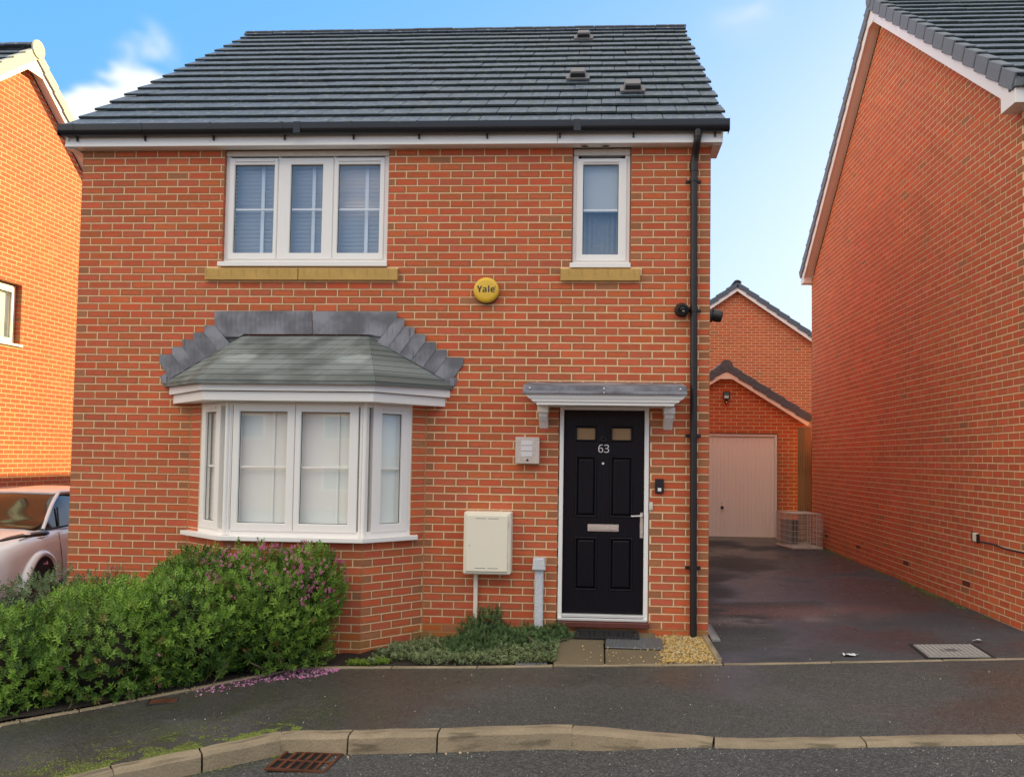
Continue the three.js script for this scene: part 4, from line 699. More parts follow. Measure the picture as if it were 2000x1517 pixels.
// ------------------------------------------------------------------ the house on the right
{
  const t = thing('neighbour_house', 'tall red brick gable end right of the driveway with grey tiled roof', 'house');
  const X = 9.35, Z0 = -7.9, L = 8.0, base = 0.15, H = 5.1, tp = Math.tan(PITCH);
  const clip = (va) => { if (va < H - 0.01) return [0, L]; const d = Math.max(0, (va + 0.03 - H) / tp); return d * 2 < L - 0.2 ? [d, L - d] : null; };
  const wall = group('gable_wall', t), m = basis(V(0, 0, 1), V(0, 1, 0), V(-1, 0, 0), V(X, 0, Z0));
  mortar([[0.005, 0], [L - 0.005, 0], [L - 0.005, H], [L / 2, H + tp * L / 2], [0.005, H]], [], m, wall);
  const air = [-6.88, -5.06, -3.04, -1.23], holes = air.map((z) => [z - Z0 - 0.11, z - Z0 + 0.11, 0.377, 0.448]);
  addBricks(layBricks({ L, k0: 0, k1: 110, clip, openings: holes }), wall, m, 300);
  holes.forEach(([a, b, c, d]) => { const w = group('air_brick', t); mesh('body', bx(a + 0.003, b - 0.003, c, d - 0.003, -0.05, -0.001, 0.003).applyMatrix4(m), M.airbrick, w); for (let i = 0; i < 4; i++) mesh('slot', bx(a + 0.012, b - 0.012, c + 0.008 + i * 0.016, c + 0.013 + i * 0.016, -0.0008, 0.0004, 0).applyMatrix4(m), M.gasket, w); });
  brickWall('front_wall', t, V(X, 0, Z0 + L), V(1, 0, 0), V(0, 0, 1), { L: 7.7, k0: 0, k1: 68, clip: () => [0.1, 7.7], outline: rect(0.1, 7.7, 0, 5.1) }); mesh('back_wall', bx(X + 0.1, X + 7.6, 0, H, Z0, Z0 + 0.1, 0), M.brickFar, t);
  mesh('far_gable', ext([[0, 0], [L, 0], [L, H], [L / 2, H + tp * L / 2], [0, H]], 0.1).applyMatrix4(basis(V(0, 0, 1), V(0, 1, 0), V(-1, 0, 0), V(X + 7.7, 0, Z0))), M.brickFar, t);
  const rx = X - 0.16, RW = 8.1, zc = Z0 + L / 2;
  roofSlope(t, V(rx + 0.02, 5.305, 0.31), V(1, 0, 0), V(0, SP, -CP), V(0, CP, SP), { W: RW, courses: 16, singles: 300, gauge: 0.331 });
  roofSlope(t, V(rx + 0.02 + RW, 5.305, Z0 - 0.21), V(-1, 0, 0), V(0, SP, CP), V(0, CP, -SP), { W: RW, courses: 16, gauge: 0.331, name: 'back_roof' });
  ridgeTiles(t, [rx, 8.44, zc], [rx + RW, 8.44, zc]);
  const bargeG = (d) => { const g = ext([[0, 0], [5.27, 0], [5.27, -0.2], [0, -0.2]], 0.02, 0.003); return g.applyMatrix4(d > 0 ? basis(V(0, SP, -CP), V(0, CP, SP), V(1, 0, 0), V(rx + 0.01, 5.30, 0.27)) : basis(V(0, SP, CP), V(0, CP, -SP), V(-1, 0, 0), V(rx + 0.027, 5.30, Z0 - 0.17))); };
  for (const d of [1, -1]) {
    mesh('barge_board', bargeG(d), M.upvc, t);
    const s = ext([[0.1, -0.17], [5.2, -0.17], [5.2, -0.185], [0.1, -0.185]], 0.14, 0); s.applyMatrix4(d > 0 ? basis(V(0, SP, -CP), V(0, CP, SP), V(1, 0, 0), V(rx + 0.03, 5.30, 0.27)) : basis(V(0, SP, CP), V(0, CP, -SP), V(-1, 0, 0), V(rx + 0.173, 5.302, Z0 - 0.17)));
    mesh('verge_soffit', s, M.upvc, t);
    const verge = group('verge', t);
    for (let k = 0; k < 16; k++) {
      const g = [cbox(0.10, 0.33, 0.02, 0.006).translate(0.05, 0.160, 0.062), cbox(0.02, 0.325, 0.165, 0.006).rotateZ(R(-0.012, 0.012)).translate(-0.008, 0.160, -0.012), cbox(0.024, 0.03, 0.16, 0.005).translate(-0.012, 0.012, -0.01)]; g.forEach((q) => q.rotateX(-0.085 + R(-0.01, 0.01)));
      const o = k * 0.331; const mm = d > 0 ? basis(V(1, 0, 0), V(0, SP, -CP), V(0, CP, SP), V(rx, 5.305 + SP * o, 0.31 - CP * o)) : basis(V(1, 0, 0), V(0, SP, CP), V(0, CP, -SP), V(rx, 5.305 + SP * o, Z0 - 0.21 + CP * o));
      mesh('verge_tile', mergeGeometries(g).applyMatrix4(mm), M.verge, verge);
    }
  }
  for (const [z0, z1] of [[0.0, 0.29], [Z0 - 0.19, Z0 + 0.02]]) { mesh('eaves_box', [ext([[z0, 5.1], [z1, 5.1], [z1, 5.30], [z0, 5.30]].map(([a, b]) => [a, b]), 0.157, 0.004).rotateY(-Math.PI / 2).translate(X - 0.0, 0, 0), bx(X, X + 7.6, 5.10, 5.27, z1 > 0 ? z1 - 0.02 : z0, z1 > 0 ? z1 : z0 + 0.02), bx(X, X + 7.6, 5.095, 5.105, z0, z1, 0)], M.upvc, t); }
  const gp = []; for (let i = 0; i <= 10; i++) { const a = Math.PI + Math.PI * i / 10; gp.push([0.345 + 0.055 * Math.cos(a), 5.30 + 0.06 * Math.sin(a)]); }
  mesh('gutter', ext([[0.288, 5.33], ...gp, [0.402, 5.33], [0.398, 5.33], ...gp.map(([a, b]) => [0.345 + (a - 0.345) * 0.9, 5.30 + (b - 5.30) * 0.9]).reverse(), [0.292, 5.33]], 7.9, 0).rotateY(-Math.PI / 2).translate(rx + 7.96, 0, 0), M.gutter, t);
  mesh('ridge_end_cap', new THREE.CylinderGeometry(0.125, 0.125, 0.03, 28).rotateZ(Math.PI / 2).translate(rx - 0.01, 8.43, zc), M.verge, t);
  mesh('apex_plate', ext([[zc - 0.2, 8.03], [zc + 0.2, 8.03], [zc, 8.21]], 0.02, 0).rotateY(-Math.PI / 2).translate(rx + 0.025, 0, 0), M.upvc, t);
  for (const [a, b] of [[0.18, 0.32], [Z0 - 0.22, Z0 - 0.08]]) mesh('verge_end', bx(rx - 0.012, rx + 0.13, 5.24, 5.345, a, b, 0.006), M.verge, t);
  rebase(t, 13.2, 0.15, -3.9);
}
{
  const t = thing('wall_cable', 'black cable hanging from a small square box on the right gable wall', 'cable', [9.35, 0.94, -0.9]);
  mesh('box', [bx(-0.03, 0, -0.045, 0.045, -0.10, 0.0, 0.006)], M.cabinet, t); mesh('surround', [bx(-0.034, 0, -0.052, 0.05, -0.112, -0.10, 0.003), bx(-0.034, 0, -0.055, 0.04, 0.0, 0.012, 0.003)], M.pipe, t);
  mesh('cord', tube([[-0.02, -0.04, 0.0], [-0.025, -0.032, 0.18], [-0.022, -0.035, 0.4], [-0.025, -0.05, 0.62], [-0.02, -0.05, 0.95], [-0.02, -0.04, 1.3]], 0.009, 8, 40), M.pipe, t);
}

// ------------------------------------------------------------------ the sunlit house on the left
{
  const t = thing('sunlit_house', 'red brick house at the left edge with sunlit gable wall and cream verge', 'house');
  const X = -4.2, ZF = -0.95, L = 8.0, H = 5.0 - 0.1, tp = Math.tan(rad(38.3)), sp = Math.sin(rad(38.3)), cp = Math.cos(rad(38.3));
  const clip = (va) => { if (va < H - 0.01) return [0, L]; const d = Math.max(0, (va + 0.03 - H) / tp); return d * 2 < L - 0.2 ? [d, L - d] : null; };
  const win = [2.45, 4.09, 3.42, 4.43], wall = group('gable_wall', t), m = basis(V(0, 0, -1), V(0, 1, 0), V(1, 0, 0), V(X, 0, ZF));
  mortar([[0.005, -0.6], [L - 0.005, -0.6], [L - 0.005, H], [L / 2, H + tp * L / 2], [0.005, H]], [win], m, wall, 0.12);
  addBricks(layBricks({ L, k0: -8, k1: 110, clip, openings: [win] }), wall, m, 300, 0.11);
  const w = group('window', t), wm = basis(V(0, 0, -1), V(0, 1, 0), V(1, 0, 0), V(X - 0.085, 3.45, ZF - 2.48));
  windowParts(w, wm, { w: 1.58, h: 0.96, lights: [{ x0: 0.03, x1: 0.76, g0: 0.09, g1: 0.70, vent: 1 }, { x0: 0.80, x1: 1.54, g0: 0.87, g1: 1.48, vent: 1 }], sy0: 0.03, sy1: 0.93, gy0: 0.09, gy1: 0.84, bar: false, glass: M.glassLow });
  mesh('sub_sill', bx(2.42, 4.12, 3.405, 3.445, -0.12, 0.04, 0.004).applyMatrix4(m), M.upvc, w);
  mesh('roller_blind', bx(2.5, 4.05, 3.5, 4.4, -0.145, -0.135, 0).applyMatrix4(m), std({ rgb: [0.74, 0.84, 0.72], roughness: 0.8 }), t);
  mesh('front_wall', bx(X - 8, X - 0.12, -0.6, H, ZF - 0.1, ZF, 0), M.brickFar, t); mesh('back_wall', bx(X - 8, X - 0.12, -0.6, H, ZF - L, ZF - L + 0.1, 0), M.brickFar, t);
  const rx = X + 0.15, zc = ZF - L / 2, ye = H + 0.12, slope = (L / 2 + 0.2) / cp, nC = Math.round(slope / 0.334), ga = slope / nC;
  for (const d of [1, -1]) {
    const o = d > 0 ? V(rx - 8.2, ye, ZF + 0.2) : V(rx - 0.02, ye, ZF - L - 0.2);
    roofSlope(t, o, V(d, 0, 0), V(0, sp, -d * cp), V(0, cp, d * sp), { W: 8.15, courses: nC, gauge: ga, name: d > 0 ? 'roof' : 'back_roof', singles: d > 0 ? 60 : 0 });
    const b = ext([[0, 0], [slope, 0], [slope, -0.17], [0, -0.17]], 0.02, 0.003); b.applyMatrix4(d > 0 ? basis(V(0, sp, -cp), V(0, cp, sp), V(1, 0, 0), V(rx - 0.03, ye - 0.01, ZF + 0.18)) : basis(V(0, sp, cp), V(0, cp, -sp), V(-1, 0, 0), V(rx - 0.013, ye - 0.01, ZF - L - 0.18))); mesh('barge_board', b, M.upvc, t);
    const sf = ext([[0.1, -0.15], [slope - 0.05, -0.15], [slope - 0.05, -0.165], [0.1, -0.165]], 0.12, 0); sf.applyMatrix4(d > 0 ? basis(V(0, sp, -cp), V(0, cp, sp), V(1, 0, 0), V(X - 0.001, ye - 0.01, ZF + 0.18)) : basis(V(0, sp, cp), V(0, cp, -sp), V(-1, 0, 0), V(X + 0.119, ye - 0.01, ZF - L - 0.18))); mesh('verge_soffit', sf, M.upvc, t);
    const verge = group('verge', t);
    for (let k = 0; k < nC; k++) { const g = [cbox(0.1, ga + 0.012, 0.02, 0.006).translate(-0.05, ga / 2, 0.062), cbox(0.02, ga + 0.008, 0.17, 0.006).translate(0.008, ga / 2, -0.012)]; g.forEach((q) => q.rotateX(-0.075)); const oo = k * ga; mesh('verge_tile', mergeGeometries(g).applyMatrix4(basis(V(1, 0, 0), V(0, sp, -d * cp), V(0, cp, d * sp), V(rx, ye + sp * oo, (d > 0 ? ZF + 0.2 : ZF - L - 0.2) - d * cp * oo))), M.cream, verge); }
  }
  const yr = ye + sp * slope + 0.03; ridgeTiles(t, [rx - 8.1, yr, zc], [rx - 0.02, yr, zc]);
  mesh('apex_plate', ext([[zc - 0.22, yr - 0.42], [zc + 0.22, yr - 0.42], [zc, yr - 0.12]], 0.02, 0).rotateY(-Math.PI / 2).translate(rx - 0.008, 0, 0), M.upvc, t);
  mesh('ridge_end_cap', [new THREE.CylinderGeometry(0.15, 0.15, 0.03, 32).rotateZ(Math.PI / 2).translate(rx + 0.02, yr - 0.005, zc), rod([rx + 0.02, yr + 0.02, zc], [rx + 0.042, yr + 0.02, zc], 0.008, 8)], M.cream, t);
  rebase(t, -8.2, -0.4, -4.95);
}

// ------------------------------------------------------------------ garage and house beyond the driveway
{
  const t = thing('garage', 'small brick garage with pale up-and-over door at the end of the driveway', 'garage');
  const Z = -8.7, X0 = 6.28, X1 = 9.42, xc = 7.85, W = X1 - X0, base = 0.15, tp = Math.tan(rad(31.8)), sp = Math.sin(rad(31.8)), cp = Math.cos(rad(31.8)), H = 2.50;
  const L = W, clip = (va) => { if (va < H - 0.01) return [0, L]; const d = Math.max(0, (va + 0.03 - H) / tp); return d * 2 < L - 0.15 ? [d, L - d] : null; };
  const dr = [6.72 - X0, 8.892 - X0, 0.16, 2.25], wall = group('front_wall', t), m = basis(V(1, 0, 0), V(0, 1, 0), V(0, 0, 1), V(X0, 0, Z));
  mortar([[0.005, 0.1], [L - 0.005, 0.1], [L - 0.005, H], [L / 2, H + tp * L / 2], [0.005, H]], [dr], m, wall);
  addBricks(layBricks({ L, k0: 2, k1: 60, clip, openings: [dr] }), wall, m, 300);
  brickWall('side_wall', t, V(X1, 0, Z), V(0, 0, -1), V(1, 0, 0), { L: 5.6, k0: 2, k1: 33 });
  mesh('side_wall', bx(X0, X0 + 0.1, 0, H, Z - 5.6, Z - 0.11, 0), M.brickFar, t);
  mesh('back_wall', ext([[0, 0], [W, 0], [W, H], [W / 2, H + tp * W / 2], [0, H]], 0.1).translate(X0, 0, Z - 5.7), M.brickFar, t);
  const d = group('garage_door', t), zf = Z - 0.05;
  mesh('frame', [bx(6.725, 6.775, 0.2, 2.245, zf - 0.06, zf + 0.02), bx(8.838, 8.886, 0.2, 2.245, zf - 0.06, zf + 0.02), bx(6.776, 8.837, 2.19, 2.245, zf - 0.06, zf + 0.018)], M.garage, d);
  const n = 27, x0 = 6.78, x1 = 8.83, pw = (x1 - x0) / n;
  for (let i = 0; i < n; i++) mesh('rib', ext([[0.002, 0], [pw - 0.002, 0], [pw - 0.010, 0.008], [0.010, 0.008]].map(([a, b]) => [a, -b]).reverse(), 1.945, 0).rotateX(-Math.PI / 2).translate(x0 + i * pw, 0.235, zf - 0.02), M.garage, d);
  mesh('panel', bx(6.778, 8.835, 0.225, 2.185, zf - 0.05, zf - 0.0195, 0), M.garage, d);
  mesh('bottom_rail', bx(6.778, 8.835, 0.20, 0.236, zf - 0.03, zf - 0.006, 0.003), M.garage, d);
  mesh('handle', [cyl(0.022, 0.032, 0.03, 16).rotateX(Math.PI / 2).translate(7.81, 0.775, zf + 0.005), bx(7.796, 7.824, 0.74, 0.79, zf + 0.012, zf + 0.03), cyl(0.008, 0.008, 0.012, 10).rotateX(Math.PI / 2).translate(7.806, 0.855, zf - 0.008)], M.black, d);
  mesh('stained_mortar', bx(9.0, 9.42, 0.1, 0.32, Z - 0.01, Z - 0.0011, 0), M.splash, t);
  mesh('door_sill', bx(6.73, 8.885, 0.1, 0.196, zf - 0.1, zf + 0.06, 0.01), M.conc, t);
  const ye = 2.545, sl = (W / 2 + 0.10) / cp, nC = 6, ga = sl / nC;
  for (const s of [1, -1]) {
    const o = s > 0 ? V(X1 + 0.1, ye, Z + 0.14) : V(X0 - 0.1, ye, Z - 5.8);
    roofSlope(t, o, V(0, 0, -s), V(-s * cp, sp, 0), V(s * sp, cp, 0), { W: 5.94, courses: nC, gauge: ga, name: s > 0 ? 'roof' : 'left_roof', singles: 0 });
    const b = ext([[0, 0], [sl + 0.05, 0], [sl - 0.03, -0.15], [0, -0.15]], 0.02, 0.003); b.applyMatrix4(s > 0 ? basis(V(-cp, sp, 0), V(-sp, -cp, 0).negate(), V(0, 0, -1), V(X1 + 0.1, ye - 0.01, Z + 0.15)) : basis(V(cp, sp, 0), V(-sp, cp, 0), V(0, 0, 1), V(X0 - 0.1, ye - 0.01, Z + 0.127))); mesh('barge_board', b, M.garage, t);
    mesh('verge_soffit', ext([[0.05, -0.13], [sl - 0.02, -0.13], [sl - 0.02, -0.145], [0.05, -0.145]], 0.14, 0).applyMatrix4(s > 0 ? basis(V(-cp, sp, 0), V(sp, cp, 0), V(0, 0, -1), V(X1 + 0.1, ye - 0.01, Z + 0.135)) : basis(V(cp, sp, 0), V(-sp, cp, 0), V(0, 0, 1), V(X0 - 0.1, ye - 0.01, Z))), M.garage, t);
    const verge = group('verge', t);
    for (let k = 0; k < nC; k++) { const g = [cbox(ga + 0.01, 0.02, 0.1, 0.005).translate(ga / 2, 0.062, -0.05), cbox(ga + 0.006, 0.15, 0.02, 0.006).translate(ga / 2, 0.0, 0.008)]; g.forEach((q) => q.rotateZ(-0.07)); const q = mergeGeometries(g); const oo = k * ga; if (s < 0) q.applyMatrix4(basis(V(cp, sp, 0), V(-sp, cp, 0), V(0, 0, 1), V(X0 - 0.1 + cp * oo, ye + sp * oo, Z + 0.16))); else { q.scale(-1, 1, 1); q.applyMatrix4(basis(V(cp, -sp, 0), V(sp, cp, 0), V(0, 0, 1), V(X1 + 0.1 - cp * oo, ye + sp * oo, Z + 0.16))); } mesh('verge_tile', q, M.ridge, verge); }
  }
  const yr = ye + sp * sl; ridgeTiles(t, [xc, yr - 0.01, Z - 5.8], [xc, yr - 0.01, Z + 0.12]);
  mesh('ridge_end_cap', new THREE.CylinderGeometry(0.12, 0.12, 0.03, 28).rotateX(Math.PI / 2).translate(xc, yr + 0.0, Z + 0.17), M.ridge, t);
  mesh('apex_plate', ext([[xc - 0.2, yr - 0.26], [xc + 0.2, yr - 0.26], [xc, yr - 0.08]], 0.018, 0).translate(0, 0, Z + 0.137), M.garage, t);
  rebase(t, xc, 0.2, -11.5);
}
{
  const t = thing('floodlight', 'black floodlight with motion sensor on the garage gable', 'floodlight', [7.865, 2.99, -8.698]);
  mesh('bracket', [bx(-0.03, 0.03, -0.04, 0.02, 0.0, 0.05, 0.005), rod([0, -0.02, 0.03], [0, -0.12, 0.055], 0.014, 10)], M.black, t);
  mesh('head', ring(-0.068, 0.068, -0.065, 0.082, 0.018, 0.05, 0.004).translate(0, 0, 0.05), M.black, t);
  mesh('reflector', [bx(-0.045, 0.045, -0.045, 0.005, 0.055, 0.075, 0.002)], M.silver, t); mesh('lamp_back', bx(-0.052, 0.052, -0.05, 0.066, 0.05, 0.054, 0), M.gutter, t);
  mesh('glass', new THREE.PlaneGeometry(0.104, 0.114).translate(0, 0.008, 0.092), M.glass, t);
  mesh('sensor', [new THREE.SphereGeometry(0.034, 16, 12).translate(0, -0.125, 0.06)], M.black, t); mesh('sensor_lens', new THREE.SphereGeometry(0.016, 12, 8).translate(0, -0.13, 0.084), M.upvc, t);
}
{
  const t = thing('timber_post', 'square weathered timber post between the garage and the right gable', 'post', [9.30, 0.19, -8.25], 0.55);
  mesh('post', cbox(0.18, 2.17, 0.18, 0.008).translate(0, 1.085, 0), M.wood, t); mesh('top_cut', cbox(0.182, 0.012, 0.182, 0.003).translate(0, 2.174, 0), M.wood, t);
}
{
  const t = thing('timber_fence', 'timber fence panel closing the gap between garage and right gable', 'fence', [9.84, 0.19, -8.45]);
  for (let i = 0; i < 10; i++) mesh('board', cbox(0.118, 1.9, 0.02, 0.003).translate(-0.54 + i * 0.12, 0.97, (i % 2) * 0.012), M.wood, t);
  for (const y of [0.4, 1.5]) mesh('rail', cbox(1.2, 0.08, 0.04, 0.004).translate(0, y, -0.04), M.wood, t);
}
{
  const t = thing('distant_house', 'plain brick gable with slate roof rising behind the garage', 'house');
  const Z = -15, xc = 9.08, W = 8.4, tp = Math.tan(rad(34.5)), sp = Math.sin(rad(34.5)), cp = Math.cos(rad(34.5)), yb = 6.43, H = yb - tp * W / 2, X0 = xc - W / 2;
  const clip = (va) => { if (va < H) return [0, W]; const d = Math.max(0, (va + 0.03 - H) / tp); return d * 2 < W - 0.1 ? [d, W - d] : null; };
  const wall = group('gable_wall', t), m = basis(V(1, 0, 0), V(0, 1, 0), V(0, 0, 1), V(X0, 0, Z));
  mortar([[0, 0], [W, 0], [W, H], [W / 2, yb], [0, H]], [], m, wall); addBricks(layBricks({ L: W, k0: 20, k1: 90, clip }), wall, m, 0);
  mesh('side_wall', [bx(X0, X0 + 0.1, 0, H, Z - 8, Z - 0.12, 0), bx(X0 + W - 0.1, X0 + W, 0, H, Z - 8, Z - 0.12, 0)], M.brickFar, t);
  const sl = (W / 2 + 0.2) / cp, nC = Math.round(sl / 0.334), ye = yb - tp * (W / 2 + 0.2) + 0.08, ga = sl / nC;
  for (const s of [1, -1]) {
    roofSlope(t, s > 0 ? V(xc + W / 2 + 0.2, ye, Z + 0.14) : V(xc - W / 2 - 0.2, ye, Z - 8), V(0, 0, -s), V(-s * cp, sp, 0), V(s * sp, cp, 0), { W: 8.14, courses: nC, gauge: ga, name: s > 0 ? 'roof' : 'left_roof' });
    const b = ext([[0, 0], [sl, 0], [sl, -0.14], [0, -0.14]], 0.02, 0); b.applyMatrix4(s > 0 ? basis(V(-cp, sp, 0), V(sp, cp, 0), V(0, 0, -1), V(xc + W / 2 + 0.2, ye - 0.01, Z + 0.15)) : basis(V(cp, sp, 0), V(-sp, cp, 0), V(0, 0, 1), V(xc - W / 2 - 0.2, ye - 0.01, Z + 0.127))); mesh('barge_board', b, M.upvc, t);
    const verge = group('verge', t);
    for (let k = 0; k < nC; k++) { const q = cbox(ga + 0.01, 0.13, 0.03, 0.005).translate(ga / 2, 0.015, 0.008); q.rotateZ(-0.08); const oo = k * ga; if (s < 0) q.applyMatrix4(basis(V(cp, sp, 0), V(-sp, cp, 0), V(0, 0, 1), V(xc - W / 2 - 0.2 + cp * oo, ye + sp * oo, Z + 0.16))); else { q.scale(-1, 1, 1); q.applyMatrix4(basis(V(cp, -sp, 0), V(sp, cp, 0), V(0, 0, 1), V(xc + W / 2 + 0.2 - cp * oo, ye + sp * oo, Z + 0.16))); } mesh('verge_tile', q, M.ridge, verge); }
  }
  ridgeTiles(t, [xc, yb + 0.1, Z - 7.9], [xc, yb + 0.1, Z + 0.16]);
  rebase(t, xc, 0.2, -19);
}
// plain neighbours: one behind the house that shades the foot of the sunlit gable, three across the street that its windows mirror
function plainHouse(name, label, x, z, w, d, h, turn, pitch = 37) {
  const t = thing(name, label, 'house', [x, groundY(Math.max(-6, Math.min(12, x)), 3) - 0.3, z], turn), tp = Math.tan(rad(pitch));
  mesh('wall', [bx(-w / 2, w / 2, 0, h, d / 2 - 0.1, d / 2, 0), bx(-w / 2, w / 2, 0, h, -d / 2, -d / 2 + 0.1, 0), ...[-w / 2, w / 2 - 0.1].map((q) => ext([[-d / 2 + 0.1, 0], [d / 2 - 0.1, 0], [d / 2 - 0.1, h], [0, h + tp * d / 2 - 0.05], [-d / 2 + 0.1, h]], 0.1).rotateY(-Math.PI / 2).translate(q + 0.1, 0, 0))], M.brickFar, t);
  for (const s of [1, -1]) { const L = (d / 2 + 0.3) / Math.cos(rad(pitch)), g = bx(-w / 2 - 0.1, w / 2 + 0.1, 0, L, 0.0, 0.06, 0).rotateX(-s * (Math.PI / 2 - rad(pitch))); if (s < 0) g.scale(1, 1, 1); g.translate(0, h - 0.22, s * (d / 2 + 0.3)); mesh('roof', g, M.tile, t); }
  for (const [wx, wy] of [[-w / 4, h * 0.62], [w / 4, h * 0.62], [-w / 4, h * 0.18]]) { const p = group('window', t); mesh('frame', ring(wx - 0.7, wx + 0.7, wy, wy + 1.1, 0.07, 0.05).translate(0, 0, d / 2 + 0.001), M.upvc, p); mesh('pane', bx(wx - 0.64, wx + 0.64, wy + 0.06, wy + 1.04, d / 2 + 0.002, d / 2 + 0.02, 0), M.gutter, p); }
  return t;
}
plainHouse('rear_building', 'brick outbuilding behind the middle house', 2.0, -13.9, 8.4, 4.2, 3.14, Math.PI / 2, 35);
plainHouse('street_house', 'brick house across the street facing the bay window', 2.5, 33, 8, 8, 5, Math.PI);
plainHouse('street_house', 'brick house across the street facing the front door', 13, 33, 8, 8, 5, Math.PI);
plainHouse('street_house', 'brick house across the street facing the parked car', -8, 33, 8, 8, 5, Math.PI);

// ------------------------------------------------------------------ plants
const leafMat = (rgb) => new THREE.MeshPhysicalMaterial({ color: new THREE.Color().setRGB(...rgb), roughness: 0.42, transmission: 0.3, thickness: 0, specularIntensity: 0.6 });
function leafGeo(len, w, base, axisAz, elev, curl = 0.15) {
  const P = [[0, 0, 0], [len * 0.45, len * curl * 0.3, w / 2], [len * 0.45, len * curl * 0.3, -w / 2], [len * 0.5, -w * 0.18 + len * curl * 0.3, 0], [len, -len * curl * 0.2, 0]];
  const g = new THREE.BufferGeometry(); g.setAttribute('position', new THREE.Float32BufferAttribute([0, 3, 1, 1, 3, 4, 0, 2, 3, 3, 2, 4].flatMap((i) => P[i]), 3));
  g.rotateZ(elev); g.rotateY(axisAz); g.translate(0, base, 0); g.computeVertexNormals(); g.setAttribute('uv', new THREE.BufferAttribute(new Float32Array(24), 2)); return g;
}
function sprigGeo(whorls, per, len, w, step, seed, spread = 1) {
  const r = mulberry(seed), gs = [];
  for (let i = 0; i < whorls; i++) for (let k = 0; k < per; k++) { const t = i / (whorls - 1), e = lerp(0.25, 1.25, Math.pow(t, 1.5)) * spread + (r() - 0.5) * 0.3; gs.push(leafGeo(len * (0.85 + 0.3 * r()) * lerp(1, 0.55, t * t), w * (0.85 + 0.3 * r()), i * step, (k / per) * 2 * Math.PI + (i % 2) * Math.PI / per + (r() - 0.5) * 0.4, e)); }
  return mergeGeometries(gs);
}
function scatter(name, geo, mat, parent, items, kind = 'stuff') {      // items: { p, q, s, c }
  const m = new THREE.InstancedMesh(geo, mat, items.length), M4 = new THREE.Matrix4(), C = new THREE.Color();
  items.forEach((it, i) => { M4.compose(it.p, it.q ?? new THREE.Quaternion(), Array.isArray(it.s) ? V(...it.s) : V(it.s, it.s, it.s)); m.setMatrixAt(i, M4); m.setColorAt(i, C.setRGB(...(it.c ?? [1, 1, 1]))); });
  m.name = parent === scene ? numbered(name) : name; shade(m); m.userData.kind = kind; parent.add(m); return m;
}
const quatTo = (dir, roll) => new THREE.Quaternion().setFromUnitVectors(V(0, 1, 0), dir).multiply(new THREE.Quaternion().setFromAxisAngle(V(0, 1, 0), roll));
const hebeSprigs = [sprigGeo(7, 2, 0.034, 0.0105, 0.0098, 1), sprigGeo(8, 2, 0.031, 0.0098, 0.0088, 2), sprigGeo(6, 2, 0.037, 0.0115, 0.011, 3)];
const flowerGeo = (() => { const g = [], r = mulberry(9); for (let i = 0; i < 12; i++) { const a = i * 2.4, t = i / 11, q = new THREE.OctahedronGeometry(0.0048 * (1.1 - 0.5 * t), 0); q.scale(1, 0.7, 1.3); q.rotateY(r() * 3); q.translate(Math.cos(a) * 0.009 * (1.1 - t), t * 0.026, Math.sin(a) * 0.009 * (1.1 - t)); g.push(clean(q)); } return mergeGeometries(g); })();
